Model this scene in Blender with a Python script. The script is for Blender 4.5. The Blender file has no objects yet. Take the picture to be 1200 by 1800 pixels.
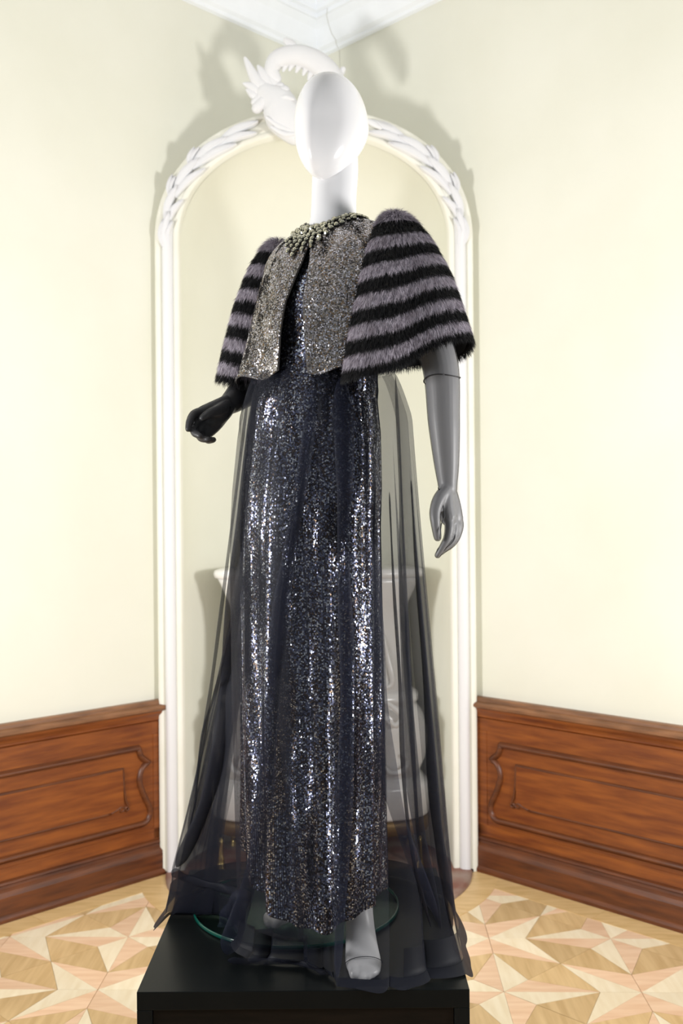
import bpy, math, random
import numpy as np
from mathutils import Vector, Matrix

random.seed(7); rng = np.random.default_rng(7)
scene = bpy.context.scene
COL = scene.collection

# ------------------------------------------------------------------ camera, world, lights, exposure
CAM = np.array((0.0, 0.0, 1.5)); FPX = 1750.0; ROLL = 0.0086; HOR = 15.0
cam_d = bpy.data.cameras.new('camera'); cam = bpy.data.objects.new('camera', cam_d); COL.objects.link(cam)
cam_d.sensor_fit = 'VERTICAL'; cam_d.sensor_height = 36.0; cam_d.lens = 35.0
cam_d.shift_y = 15.0 / 1800.0
cam_d.clip_start = 0.05
cam.matrix_world = Matrix.Translation(CAM) @ Matrix.Rotation(math.pi / 2, 4, 'X') @ Matrix.Rotation(-ROLL, 4, 'Z')
cam_d.dof.use_dof = True; cam_d.dof.focus_distance = 2.03; cam_d.dof.aperture_fstop = 5.0
scene.camera = cam

world = bpy.data.worlds.new('world'); scene.world = world; world.use_nodes = True
bg = world.node_tree.nodes['Background']
bg.inputs[0].default_value = (0.93, 0.97, 1.0, 1); bg.inputs[1].default_value = 0.34

def area(name, loc, target, size, power, color=(1, 1, 1)):
    l = bpy.data.lights.new(name, 'AREA'); l.shape = 'SQUARE'; l.size = size; l.energy = power; l.color = color
    o = bpy.data.objects.new(name, l); COL.objects.link(o); o.location = loc
    o.rotation_euler = (Vector(target) - Vector(loc)).to_track_quat('-Z', 'Y').to_euler()
    return o
area('softbox_right', (2.0, 1.5, 1.55), (-0.3, 3.6, 1.7), 0.42, 68, (1, 0.985, 0.975))
area('softbox_left', (-2.1, 1.5, 1.6), (0.2, 3.6, 1.7), 0.42, 68, (1, 0.985, 0.975))

scene.view_settings.view_transform = 'Standard'
scene.view_settings.look = 'None'
scene.view_settings.gamma = 1.0
scene.view_settings.use_curve_mapping = False
scene.view_settings.exposure = 0.0
try:
    scene.cycles.transparent_max_bounces = 32
except Exception:
    pass

def at(u, v, Y):
    """point of the room seen at photo pixel u, v when it stands Y metres from the camera"""
    du = u - 600.0; dv = v - 900.0
    uu = du - ROLL * dv; vv = dv + ROLL * du
    return np.array((uu / FPX * Y, Y, 1.5 - (vv - HOR) / FPX * Y))

# ------------------------------------------------------------------ helpers
def tag(o, label=None, cat=None, group=None, kind=None):
    if label: o['label'] = label
    if cat: o['category'] = cat
    if group: o['group'] = group
    if kind: o['kind'] = kind
    return o

def empty(name, loc, label=None, cat=None, group=None, kind=None):
    e = bpy.data.objects.new(name, None); COL.objects.link(e); e.location = loc
    e.empty_display_size = 0.05
    return tag(e, label, cat, group, kind)

def link(o, parent=None):
    COL.objects.link(o)
    if parent is not None:
        o.parent = parent
        loc = parent.location.copy(); p = parent.parent
        while p is not None:
            loc = loc + p.location if False else loc; p = p.parent
        o.matrix_parent_inverse = Matrix.Translation(-loc) if parent.type == 'EMPTY' else Matrix.Identity(4)
    return o

def mesh_data(name, verts, faces, mat=None, smooth=True):
    me = bpy.data.meshes.new(name)
    if isinstance(verts, np.ndarray): verts = verts.tolist()
    me.from_pydata(verts, [], [tuple(f) for f in faces])
    if mat is not None:
        for m in (mat if isinstance(mat, (list, tuple)) else [mat]): me.materials.append(m)
    if smooth: me.polygons.foreach_set('use_smooth', [True] * len(me.polygons))
    me.update()
    return me

def mk(name, verts, faces, mat, parent=None, smooth=True):
    return link(bpy.data.objects.new(name, mesh_data(name, verts, faces, mat, smooth)), parent)

def poly_soup(name, V, k, mat, parent=None, smooth=False):
    """V: (n*k,3) verts, n polygons of k corners"""
    n = len(V) // k
    me = bpy.data.meshes.new(name)
    me.vertices.add(n * k); me.vertices.foreach_set('co', np.ascontiguousarray(V, dtype=np.float32).ravel())
    me.loops.add(n * k); me.loops.foreach_set('vertex_index', np.arange(n * k, dtype=np.int32))
    me.polygons.add(n)
    me.polygons.foreach_set('loop_start', np.arange(0, n * k, k, dtype=np.int32))
    try: me.polygons.foreach_set('loop_total', np.full(n, k, dtype=np.int32))
    except Exception: pass
    me.materials.append(mat)
    me.update(calc_edges=True)
    if smooth: me.polygons.foreach_set('use_smooth', [True] * n)
    return link(bpy.data.objects.new(name, me), parent)

def grid_faces(n, m, wrap=False):
    F = []
    mm = m if wrap else m - 1
    for i in range(n - 1):
        for j in range(mm):
            k = (j + 1) % m
            F.append((i * m + j, i * m + k, (i + 1) * m + k, (i + 1) * m + j))
    return F

def grid(name, P, mat, parent=None, wrap=False, smooth=True, flip=False):
    n, m = P.shape[:2]
    F = grid_faces(n, m, wrap)
    if flip: F = [f[::-1] for f in F]
    return mk(name, P.reshape(-1, 3), F, mat, parent, smooth)

def box_vf(x0, x1, y0, y1, z0, z1):
    V = [(x0, y0, z0), (x1, y0, z0), (x1, y1, z0), (x0, y1, z0), (x0, y0, z1), (x1, y0, z1), (x1, y1, z1), (x0, y1, z1)]
    F = [(0, 3, 2, 1), (4, 5, 6, 7), (0, 1, 5, 4), (1, 2, 6, 5), (2, 3, 7, 6), (3, 0, 4, 7)]
    return V, F

def bevel(o, w=0.003, seg=2):
    m = o.modifiers.new('bevel', 'BEVEL'); m.width = w; m.segments = seg; m.limit_method = 'ANGLE'
    return o

def catmull(P, n, closed=False):
    P = np.asarray(P, float); N = len(P)
    out = []
    segs = N if closed else N - 1
    ts = np.linspace(0, segs, n, endpoint=not closed)
    for t in ts:
        i = min(int(t), segs - 1); f = t - i
        if closed: a, b, c, d = P[(i - 1) % N], P[i % N], P[(i + 1) % N], P[(i + 2) % N]
        else: a, b, c, d = P[max(i - 1, 0)], P[i], P[min(i + 1, N - 1)], P[min(i + 2, N - 1)]
        out.append(0.5 * ((2 * b) + (-a + c) * f + (2 * a - 5 * b + 4 * c - d) * f * f + (-a + 3 * b - 3 * c + d) * f ** 3))
    return np.array(out)

def frames(P):
    T = np.gradient(P, axis=0); T /= np.linalg.norm(T, axis=1)[:, None] + 1e-12
    up = np.array((0, 0, 1.0))
    if abs(T[0] @ up) > 0.9: up = np.array((1.0, 0, 0))
    A = [np.cross(T[0], up)]; A[0] /= np.linalg.norm(A[0])
    for i in range(1, len(P)):
        a = A[-1] - T[i] * (A[-1] @ T[i]); A.append(a / np.linalg.norm(a))
    A = np.array(A); B = np.cross(T, A)
    return T, A, B

def tube_vf(P, R, seg=12, cap=True, flat=None, flat_dir=None, round_cap=True):
    """lofted round limb through points P with radii R; flat = scale along flat_dir"""
    P = np.asarray(P, float); R = np.broadcast_to(np.asarray(R, float), (len(P),)).copy()
    if cap and round_cap:
        t0 = P[0] - P[1]; t0 /= np.linalg.norm(t0); t1 = P[-1] - P[-2]; t1 /= np.linalg.norm(t1)
        pre = [(P[0] + t0 * R[0] * s, R[0] * c) for s, c in ((0.97, 0.2), (0.8, 0.6), (0.45, 0.89))]
        post = [(P[-1] + t1 * R[-1] * s, R[-1] * c) for s, c in ((0.45, 0.89), (0.8, 0.6), (0.97, 0.2))]
        P = np.array([p for p, _ in pre] + list(P) + [p for p, _ in post]); R = np.array([r for _, r in pre] + list(R) + [r for _, r in post])
    T, A, B = frames(P)
    th = np.linspace(0, 2 * np.pi, seg, endpoint=False)
    O = A[:, None, :] * np.cos(th)[None, :, None] + B[:, None, :] * np.sin(th)[None, :, None]
    if flat is not None:
        fd = np.asarray(flat_dir, float); fd = fd / np.linalg.norm(fd)
        O = O - fd * ((O @ fd) * (1 - flat))[..., None]
    V = (P[:, None, :] + O * R[:, None, None]).reshape(-1, 3)
    F = grid_faces(len(P), seg, True)
    F = [f[::-1] for f in F]
    if cap:
        n = len(P); F.append(tuple(range(seg))); F.append(tuple((n - 1) * seg + j for j in range(seg))[::-1])
    return V, F

def join_vf(parts):
    V = []; F = []; o = 0
    for v, f in parts:
        V.append(np.asarray(v, float)); F += [tuple(i + o for i in q) for q in f]; o += len(v)
    return np.concatenate(V), F

def remeshed(name, parts, voxel, smooth_it=4):
    """union of limbs as one continuous skin"""
    V, F = join_vf(parts)
    me = mesh_data(name, V, F)
    o = bpy.data.objects.new(name, me); COL.objects.link(o)
    m = o.modifiers.new('r', 'REMESH'); m.mode = 'VOXEL'; m.voxel_size = voxel
    s = o.modifiers.new('s', 'SMOOTH'); s.factor = 0.5; s.iterations = smooth_it
    dg = bpy.context.evaluated_depsgraph_get()
    ev = o.evaluated_get(dg)
    res = bpy.data.meshes.new_from_object(ev)
    bpy.data.objects.remove(o); bpy.data.meshes.remove(me)
    res.polygons.foreach_set('use_smooth', [True] * len(res.polygons))
    return res

def offset_mesh(me, d, name):
    r = me.copy(); r.name = name
    n = len(me.vertices); co = np.empty(n * 3, np.float32); no = np.empty(n * 3, np.float32)
    me.vertices.foreach_get('co', co); me.vertex_normals.foreach_get('vector', no)
    r.vertices.foreach_set('co', co + no * d); r.update()
    return r

# ------------------------------------------------------------------ materials
def nodes(m): return m.node_tree.nodes, m.node_tree.links
def pbr(name, color, rough=0.5, metal=0.0, spec=0.5, **kw):
    m = bpy.data.materials.new(name); m.use_nodes = True
    b = m.node_tree.nodes['Principled BSDF']
    b.inputs['Base Color'].default_value = (*color, 1); b.inputs['Roughness'].default_value = rough
    b.inputs['Metallic'].default_value = metal; b.inputs['Specular IOR Level'].default_value = spec
    for k, v in kw.items(): b.inputs[k.replace('_', ' ')].default_value = v
    return m

def noisy(m, c1, c2, scale=4.0, detail=4.0, stretch=(1, 1, 1), rough_bump=0.0, bump_scale=60.0, lo=0.35, hi=0.65, coord='Object', per_object=0.0):
    n, l = nodes(m); b = n['Principled BSDF']
    tc = n.new('ShaderNodeTexCoord'); mp = n.new('ShaderNodeMapping'); mp.inputs['Scale'].default_value = stretch
    l.new(tc.outputs[coord], mp.inputs['Vector'])
    if per_object:
        oi = n.new('ShaderNodeObjectInfo'); mu = n.new('ShaderNodeMath'); mu.operation = 'MULTIPLY'; mu.inputs[1].default_value = 37.0
        l.new(oi.outputs['Random'], mu.inputs[0]); l.new(mu.outputs[0], mp.inputs['Location'])
    t = n.new('ShaderNodeTexNoise'); t.inputs['Scale'].default_value = scale; t.inputs['Detail'].default_value = detail
    l.new(mp.outputs[0], t.inputs['Vector'])
    r = n.new('ShaderNodeValToRGB'); r.color_ramp.elements[0].position = lo; r.color_ramp.elements[1].position = hi
    r.color_ramp.elements[0].color = (*c1, 1); r.color_ramp.elements[1].color = (*c2, 1)
    l.new(t.outputs['Fac'], r.inputs[0])
    out = r.outputs[0]
    if per_object:
        hs = n.new('ShaderNodeHueSaturation'); ma = n.new('ShaderNodeMapRange')
        ma.inputs['To Min'].default_value = 1 - per_object; ma.inputs['To Max'].default_value = 1 + per_object
        l.new(oi.outputs['Random'], ma.inputs['Value']); l.new(ma.outputs[0], hs.inputs['Value']); l.new(out, hs.inputs['Color'])
        out = hs.outputs[0]
    l.new(out, b.inputs['Base Color'])
    if rough_bump:
        t2 = n.new('ShaderNodeTexNoise'); t2.inputs['Scale'].default_value = bump_scale; t2.inputs['Detail'].default_value = 3
        l.new(mp.outputs[0], t2.inputs['Vector'])
        bp = n.new('ShaderNodeBump'); bp.inputs['Strength'].default_value = rough_bump; bp.inputs['Distance'].default_value = 0.002
        l.new(t2.outputs['Fac'], bp.inputs['Height']); l.new(bp.outputs[0], b.inputs['Normal'])
    return m

def sheer(name, color, opacity, rough=0.6):
    m = bpy.data.materials.new(name); m.use_nodes = True; n, l = nodes(m)
    b = n['Principled BSDF']; b.inputs['Base Color'].default_value = (*color, 1); b.inputs['Roughness'].default_value = rough
    b.inputs['Specular IOR Level'].default_value = 0.2
    t = n.new('ShaderNodeBsdfTransparent'); mx = n.new('ShaderNodeMixShader'); mx.inputs[0].default_value = opacity
    l.new(t.outputs[0], mx.inputs[1]); l.new(b.outputs[0], mx.inputs[2]); l.new(mx.outputs[0], n['Material Output'].inputs['Surface'])
    return m

def sequin_mat(name, ramp, rough=0.18):
    m = bpy.data.materials.new(name); m.use_nodes = True; n, l = nodes(m); b = n['Principled BSDF']
    g = n.new('ShaderNodeNewGeometry'); r = n.new('ShaderNodeValToRGB'); r.color_ramp.interpolation = 'CONSTANT'
    e = r.color_ramp.elements
    while len(e) < len(ramp): e.new(0.5)
    for i, (p, c) in enumerate(ramp): e[i].position = p; e[i].color = (*c, 1)
    l.new(g.outputs['Random Per Island'], r.inputs[0]); l.new(r.outputs[0], b.inputs['Base Color'])
    b.inputs['Metallic'].default_value = 0.9; b.inputs['Roughness'].default_value = rough
    return m

M = {}
M['wall'] = noisy(pbr('wall_paint', (0.74, 0.73, 0.58), 0.75, spec=0.3), (0.745, 0.74, 0.635), (0.785, 0.78, 0.685), 1.6, 5, rough_bump=0.15, bump_scale=35)
M['ivory'] = noisy(pbr('ivory_plaster', (0.86, 0.85, 0.77), 0.6, spec=0.3), (0.77, 0.76, 0.66), (0.81, 0.80, 0.72), 5, 4)
M['white'] = pbr('white_plaster', (0.74, 0.74, 0.75), 0.55, spec=0.4)
M['cornice'] = noisy(pbr('cornice_plaster', (0.88, 0.89, 0.90), 0.6, spec=0.3), (0.86, 0.885, 0.92), (0.90, 0.925, 0.96), 6, 3)
M['crack'] = pbr('crack', (0.50, 0.49, 0.44), 0.9)
M['oak'] = noisy(pbr('stained_oak', (0.33, 0.11, 0.03), 0.38, spec=0.5), (0.135, 0.030, 0.005), (0.29, 0.083, 0.012), 5, 8, (1.0, 1.0, 9.0), 0.25, 30, 0.3, 0.72)
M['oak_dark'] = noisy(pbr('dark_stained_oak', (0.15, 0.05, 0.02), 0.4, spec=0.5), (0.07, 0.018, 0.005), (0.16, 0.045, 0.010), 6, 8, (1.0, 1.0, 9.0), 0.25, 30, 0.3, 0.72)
M['oak_top'] = noisy(pbr('worn_oak_ledge', (0.2, 0.09, 0.04), 0.45), (0.13, 0.055, 0.022), (0.27, 0.12, 0.05), 8, 8, (1, 1, 9), 0.2, 30, 0.3, 0.7)
M['maple'] = noisy(pbr('maple', (0.8, 0.68, 0.47), 0.4), (0.80, 0.68, 0.47), (0.87, 0.77, 0.57), 7, 6, (6, 0.8, 1), per_object=0.05)
M['cherry'] = noisy(pbr('cherry', (0.74, 0.50, 0.31), 0.4), (0.74, 0.49, 0.31), (0.83, 0.60, 0.41), 7, 6, (0.8, 6, 1), per_object=0.07)
M['oakfloor'] = noisy(pbr('light_oak', (0.6, 0.42, 0.2), 0.4), (0.53, 0.36, 0.17), (0.67, 0.48, 0.25), 2.6, 7, (16, 1.2, 1), per_object=0.12)
M['floor_joint'] = pbr('floor_joint', (0.22, 0.13, 0.06), 0.8)
M['border'] = noisy(pbr('border_oak', (0.66, 0.46, 0.21), 0.4), (0.58, 0.39, 0.165), (0.70, 0.49, 0.24), 8, 6, (1, 5, 1), per_object=0.06)
M['hearth'] = noisy(pbr('hearth_stone', (0.3, 0.14, 0.1), 0.5), (0.22, 0.085, 0.055), (0.33, 0.25, 0.20), 5, 4, lo=0.4, hi=0.62)
M['ceramic'] = noisy(pbr('stove_ceramic', (0.85, 0.84, 0.82), 0.2, spec=0.6), (0.80, 0.78, 0.75), (0.87, 0.86, 0.85), 4, 3)
M['bronze'] = pbr('bronze_band', (0.16, 0.10, 0.04), 0.45, 0.7)
M['brass'] = pbr('brass', (0.62, 0.46, 0.18), 0.3, 1.0)
M['black'] = noisy(pbr('black_laminate', (0.004, 0.005, 0.006), 0.3, spec=0.10), (0.003, 0.004, 0.0045), (0.006, 0.007, 0.007), 3, 3)
M['black_front'] = noisy(pbr('black_brown_laminate', (0.012, 0.008, 0.005), 0.5, spec=0.10), (0.004, 0.003, 0.002), (0.009, 0.006, 0.004), 9, 6, (1, 1, 8))
def thin_glass():
    m = bpy.data.materials.new('clear_glass'); m.use_nodes = True; n, l = nodes(m)
    t = n.new('ShaderNodeBsdfTransparent'); t.inputs[0].default_value = (0.80, 0.93, 0.89, 1)
    g = n.new('ShaderNodeBsdfGlossy'); g.inputs['Roughness'].default_value = 0.02
    mx = n.new('ShaderNodeMixShader'); mx.inputs[0].default_value = 0.045
    l.new(t.outputs[0], mx.inputs[1]); l.new(g.outputs[0], mx.inputs[2]); l.new(mx.outputs[0], n['Material Output'].inputs['Surface'])
    return m
M['glass'] = thin_glass()
M['glass_rim'] = pbr('glass_rim', (0.002, 0.055, 0.04), 0.12, 0.0, 0.8)
M['skin'] = pbr('mannequin_white', (0.66, 0.66, 0.67), 0.16, 0.0, 0.5)
M['skin_matte'] = pbr('mannequin_white_matte', (0.74, 0.74, 0.76), 0.35, 0.0, 0.5)
M['tulle'] = sheer('navy_tulle', (0.008, 0.0095, 0.018), 0.41)
M['tulle_hem'] = sheer('navy_tulle_hem', (0.005, 0.006, 0.011), 0.965)
M['tulle_facing'] = sheer('navy_tulle_facing', (0.005, 0.006, 0.011), 0.80)
M['glove'] = sheer('sheer_black_glove', (0.012, 0.012, 0.014), 0.57, 0.45)
M['glove_shaded'] = sheer('shaded_black_glove', (0.012, 0.012, 0.014), 0.80, 0.4)  # same sheer glove made denser to imitate shade on the bent arm
M['seam'] = pbr('black_seam', (0.006, 0.006, 0.008), 0.6)
M['stocking'] = sheer('sheer_stocking', (0.12, 0.12, 0.13), 0.07, 0.4)
M['stocking_toe'] = sheer('stocking_toe', (0.09, 0.085, 0.07), 0.45, 0.5)
M['dress_cloth'] = pbr('dress_cloth', (0.006, 0.006, 0.011), 0.7)
M['lining'] = pbr('lining', (0.12, 0.09, 0.075), 0.7)
M['bolero_cloth'] = pbr('bolero_cloth', (0.03, 0.026, 0.024), 0.7)
M['seq_dress'] = sequin_mat('navy_sequins', [(0, (0.15, 0.16, 0.24)), (0.26, (0.05, 0.04, 0.038)), (0.46, (0.26, 0.29, 0.44)), (0.68, (0.13, 0.09, 0.06)), (0.82, (0.85, 0.90, 1.0))], 0.25)
M['seq_bolero'] = sequin_mat('gunmetal_sequins', [(0, (0.30, 0.275, 0.25)), (0.32, (0.13, 0.12, 0.12)), (0.55, (0.42, 0.40, 0.43)), (0.78, (0.26, 0.18, 0.11)), (0.88, (0.72, 0.72, 0.80))], 0.24)
M['fur_grey'] = noisy(pbr('mauve_grey_fur', (0.2, 0.17, 0.2), 0.7, spec=0.25), (0.31, 0.275, 0.315), (0.48, 0.44, 0.50), 60, 3)
M['fur_black'] = pbr('black_fur', (0.006, 0.006, 0.007), 0.6, spec=0.25)
M['crystal'] = pbr('smoky_crystal', (0.50, 0.48, 0.36), 0.06, 0.9, 0.8)
M['setting'] = pbr('dark_setting', (0.05, 0.05, 0.045), 0.35, 0.8)

# ------------------------------------------------------------------ the room
CX, CY = -0.10, 4.97              # where the two walls meet
AX, AY = -0.108, 4.25             # centre and front plane of the arch across the corner
A_O, B_O, SPR = 0.678, 0.559, 2.70
BW = 0.105
S2 = math.sqrt(0.5)
WALL_LEN = 4.2; CEIL = 4.096

def arch_z(dx, a, b, p=2.1):
    q = min(1.0, abs(dx) / a)
    return SPR + b * (1 - q ** p) ** (1 / p)

def wall_mesh(name, side):
    ts = np.concatenate([np.linspace(0, 0.72, 60), np.linspace(0.75, WALL_LEN * S2, 12)])
    V = []; F = []
    for t in ts:
        x = CX + side * t; y = CY - t
        d = x - AX
        z0 = arch_z(d, A_O - 0.05, B_O - 0.05) if abs(d) < A_O - 0.05 else 0.0
        V += [(x, y, z0), (x, y, CEIL)]
    for i in range(len(ts) - 1):
        f = (2 * i, 2 * i + 2, 2 * i + 3, 2 * i + 1)
        F.append(f if side < 0 else f[::-1])
    o = mk(name, V, F, M['wall'], None, False)
    return tag(o, kind='structure')
wall_l = wall_mesh('wall_left', -1); wall_r = wall_mesh('wall_right', 1)
ext = WALL_LEN * S2
ceil = mk('ceiling', [(CX, CY + 0.02, CEIL), (CX - ext, CY - ext, CEIL), (CX, CY - 2 * ext, CEIL), (CX + ext, CY - ext, CEIL)], [(0, 1, 2, 3)], M['cornice'], None, False)
tag(ceil, kind='structure')
# niche hollow behind the arch
nb = 48; zs = np.concatenate([np.linspace(0, SPR, 24), SPR + (B_O - BW) * np.sin(np.linspace(0.03, 1, 40) * np.pi / 2)])
P = []
for z in zs:
    if z <= SPR: w = A_O - BW
    else:
        q = min(1.0, (z - SPR) / (B_O - BW)); w = (A_O - BW) * max(0.0, 1 - q ** 2.1) ** (1 / 2.1)
    w = max(w, 0.001)
    be = np.linspace(0, np.pi, nb)
    P.append(np.stack([AX + w * np.cos(be), AY + 0.04 + 0.86 * w * np.sin(be), np.full(nb, z)], 1))
niche = tag(grid('wall_niche', np.array(P), M['wall']), kind='structure')

# archway trim
def arch_path(n=90):
    L = [(-A_O, z) for z in np.linspace(0.0, SPR, 16)[:-1]]
    for a in np.linspace(np.pi, 0, n):
        c, s = math.cos(a), math.sin(a)
        L.append((A_O * np.sign(c) * abs(c) ** (2 / 2.1), SPR + B_O * abs(s) ** (2 / 2.1)))
    L += [(A_O, z) for z in np.linspace(SPR, 0.0, 16)[1:]]
    return np.array(L)
APATH = arch_path()
def arch_sweep(name, prof, mat, parent, path=APATH, to_wall=False):
    T = np.gradient(path, axis=0); T /= np.linalg.norm(T, axis=1)[:, None]
    N = np.stack([T[:, 1], -T[:, 0]], 1)           # inward
    rows = []
    for (x, z), nn in zip(path, N):
        row = []
        for k, (o, d) in enumerate(prof):
            px, pz = x + nn[0] * o, z + nn[1] * o
            y = AY - d
            if to_wall and k == 0: y = min(CY - abs(px), CY - 0.01) + 0.012
            row.append((AX + px, y, pz))
        rows.append(row)
    return grid(name, np.array(rows), mat, parent, flip=True)
arch = empty('trim_1', (AX, AY, 0), 'white plaster arch frame with leaf carving across the room corner', None, kind='structure')
arch_sweep('outer_band', [(0, 0), (0.0, 0.0), (0.0, 0.005), (0.004, 0.012), (0.018, 0.013), (0.028, 0.010), (0.034, 0.004)], M['ivory'], arch, to_wall=True)
th = np.linspace(np.pi, 0, 11)
WPROF = ([(0.031, 0.0)] + [(0.055 + 0.023 * math.cos(a), 0.008 + 0.024 * math.sin(a) ** 0.7) for a in th[:6]] + [(0.055 + 0.023 * math.cos(a), 0.008 + 0.021 * math.sin(a)) for a in th[6:]] + [(0.079, 0.0)])
arch_sweep('white_moulding', WPROF, M['white'], arch, APATH[:20])
arch_sweep('white_moulding', WPROF, M['white'], arch, APATH[-20:])
arch_sweep('face_band', [(0.030, 0.004), (0.032, 0.006), (0.078, 0.006), (0.080, 0.004)], M['ivory'], arch)
arch_sweep('inner_band', [(0.074, 0.004), (0.082, 0.010), (0.098, 0.012), (0.105, 0.006), (0.105, -0.06)], M['ivory'], arch)
# shade of the gap under the jambs, put in as black blocks
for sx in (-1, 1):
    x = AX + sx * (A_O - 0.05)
    o = mk('jamb_gap_shade', *box_vf(x - 0.05, x + 0.05, AY - 0.012, AY + 0.03, 0.0, 0.012), M['black'], arch, False)

def leaf_vf(p0, p1, w, depth, bend=0.0, n=9, curl=0.0):
    """pointed plaster leaf lying on the arch plane from p0 to p1 (x,z in the plane), thick in y"""
    p0 = np.array(p0, float); p1 = np.array(p1, float); d = p1 - p0; L = np.linalg.norm(d); d /= L; nrm = np.array((-d[1], d[0]))
    rows = []
    for t in np.linspace(0, 1, n):
        c = p0 + d * L * t + nrm * bend * math.sin(t * math.pi) + nrm * curl * t * t
        ww = w * (0.35 + 0.65 * math.sin(min(1, t * 1.6) * math.pi / 2)) * max(0.0, 1 - t ** 3.2) ** 0.6 + 0.0008
        lift = depth * (0.5 + 0.5 * t)
        row = []
        for s, h in ((-1, -0.004), (-0.92, 0.45), (-0.55, 0.92), (0, 0.72), (0.55, 0.92), (0.92, 0.45), (1, -0.004)):
            q = c + nrm * ww * s
            row.append((AX + q[0], AY - 0.006 - lift * max(h, 0) - 0.006, q[1]))
        rows.append(row)
    P = np.array(rows); F = [f[::-1] for f in grid_faces(n, 7)]
    return P.reshape(-1, 3), F

# acanthus leaves along both haunches of the arch
T_ = np.gradient(APATH, axis=0); seglen = np.linalg.norm(np.diff(APATH, axis=0), axis=1); ACC = np.concatenate([[0], np.cumsum(seglen)])
def on_arch(s, off):
    x = np.interp(s, ACC, APATH[:, 0]); z = np.interp(s, ACC, APATH[:, 1])
    x2 = np.interp(s + 0.01, ACC, APATH[:, 0]); z2 = np.interp(s + 0.01, ACC, APATH[:, 1])
    t = np.array((x2 - x, z2 - z)); t /= np.linalg.norm(t) + 1e-9
    return np.array((x, z)) + np.array((t[1], -t[0])) * off, t
tot = ACC[-1]
for side in (0, 1):
    for k, (ds, r0, r1, w, ln) in enumerate([(0.02, 0.045, 0.036, 0.014, 0.13), (0.0, 0.055, 0.054, 0.024, 0.19), (0.03, 0.066, 0.078, 0.012, 0.12),
                                         (0.13, 0.055, 0.096, 0.016, 0.14), (0.13, 0.046, 0.046, 0.020, 0.19), (0.25, 0.045, 0.006, 0.011, 0.10), (0.26, 0.05, 0.020, 0.009, 0.09),
                                         (0.27, 0.055, 0.100, 0.017, 0.20), (0.28, 0.046, 0.048, 0.022, 0.20), (0.42, 0.048, 0.004, 0.011, 0.08), (0.43, 0.05, 0.016, 0.009, 0.085),
                                         (0.43, 0.055, 0.092, 0.020, 0.24), (0.44, 0.044, 0.046, 0.021, 0.2), (0.58, 0.055, 0.080, 0.018, 0.2), (0.60, 0.042, 0.036, 0.019, 0.2)]):
        s0 = SPR - 0.06 + ds; s1 = s0 + ln
        if side: a, _ = on_arch(tot - s0, r0); b, _ = on_arch(tot - s1, r1)
        else: a, _ = on_arch(s0, r0); b, _ = on_arch(s1, r1)
        v, f = leaf_vf(a, b, w * 1.05, 0.034, bend=(0.016 if side == 0 else -0.016))
        mk('acanthus_leaf', v, f, M['white'], arch)

# rocaille crest on top of the arch
crest = empty('rocaille_crest', (AX, AY - 0.03, 3.2), 'white plaster rocaille crest with scroll and leaves on top of the arch', 'ornament')
YC = 4.19
def px(u, v, y=YC): return at(u, v, y)
def blob(name, pts, rad, mat=M['white'], seg=10, flat=0.6, parent=crest, n=14):
    C = catmull(np.array([px(*p) for p in pts]), n); R = np.interp(np.linspace(0, 1, n), np.linspace(0, 1, len(rad)), rad)
    V, F = tube_vf(C, R, seg, True, flat, (0, 1, 0)); return mk(name, V, F, mat, parent)
blob('shell_body', [(520, 225), (500, 205), (487, 180), (470, 165)], [0.075, 0.085, 0.075, 0.05], n=16, flat=0.5)
blob('shell_band', [(452, 190), (472, 172), (500, 160)], [0.024, 0.026, 0.024], flat=0.9)
blob('shell_band', [(447, 180), (467, 163), (494, 151)], [0.015, 0.018, 0.015], flat=0.9)
for a, b, c, r in [((474, 166), (450, 140), (431, 103), 0.020), ((482, 162), (466, 135), (454, 117), 0.019), ((466, 172), (447, 155), (429, 147), 0.017),
                   ((458, 176), (444, 165), (434, 158), 0.015), ((488, 158), (478, 140), (468, 122), 0.017), ((476, 168), (462, 150), (442, 128), 0.020)]:
    blob('shell_leaf', [a, b, c], [r * 1.1, r * 1.35, r * 0.4])
blob('c_scroll', [(486, 138), (478, 125), (484, 108), (500, 100), (525, 98), (552, 108), (572, 124), (586, 142), (592, 160)], [0.022, 0.032, 0.038, 0.042, 0.046, 0.050, 0.052, 0.048, 0.04], n=40, flat=0.7)
blob('scroll_rim', [(488, 120), (500, 108), (522, 106), (548, 117), (566, 134), (580, 152)], [0.008, 0.013, 0.014, 0.014, 0.014, 0.010], n=30, flat=1.6)
blob('scroll_rim', [(482, 110), (496, 96), (524, 93), (552, 100), (574, 115), (590, 138)], [0.007, 0.010, 0.011, 0.012, 0.012, 0.008], n=30, flat=1.5)
blob('crest_plume', [(514, 104), (516, 92), (513, 80), (503, 72)], [0.026, 0.026, 0.022, 0.014])
blob('crest_plume', [(545, 100), (538, 94), (532, 96)], [0.02, 0.018, 0.012])
blob('crest_plume', [(590, 150), (594, 138), (603, 122)], [0.02, 0.018, 0.012])
for u, v in [(497, 131), (508, 130), (520, 133), (532, 138), (541, 146), (550, 156), (558, 166)]:
    blob('scroll_fringe', [(u + 5, v - 16), (u + 1, v - 7)], [0.014, 0.006], n=6)
for pts, r in [([(480, 200), (494, 190), (508, 194)], 0.012), ([(486, 215), (498, 205), (512, 208)], 0.012), ([(490, 182), (502, 176), (516, 180)], 0.012),
               ([(470, 212), (490, 226), (512, 234)], 0.013), ([(640, 215), (655, 222), (668, 230)], 0.014), ([(478, 228), (500, 240), (520, 240)], 0.012)]:
    o = blob('relief_curl', pts, [r * 0.5, r, r * 0.5]); o.location.y -= 0.03

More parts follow.
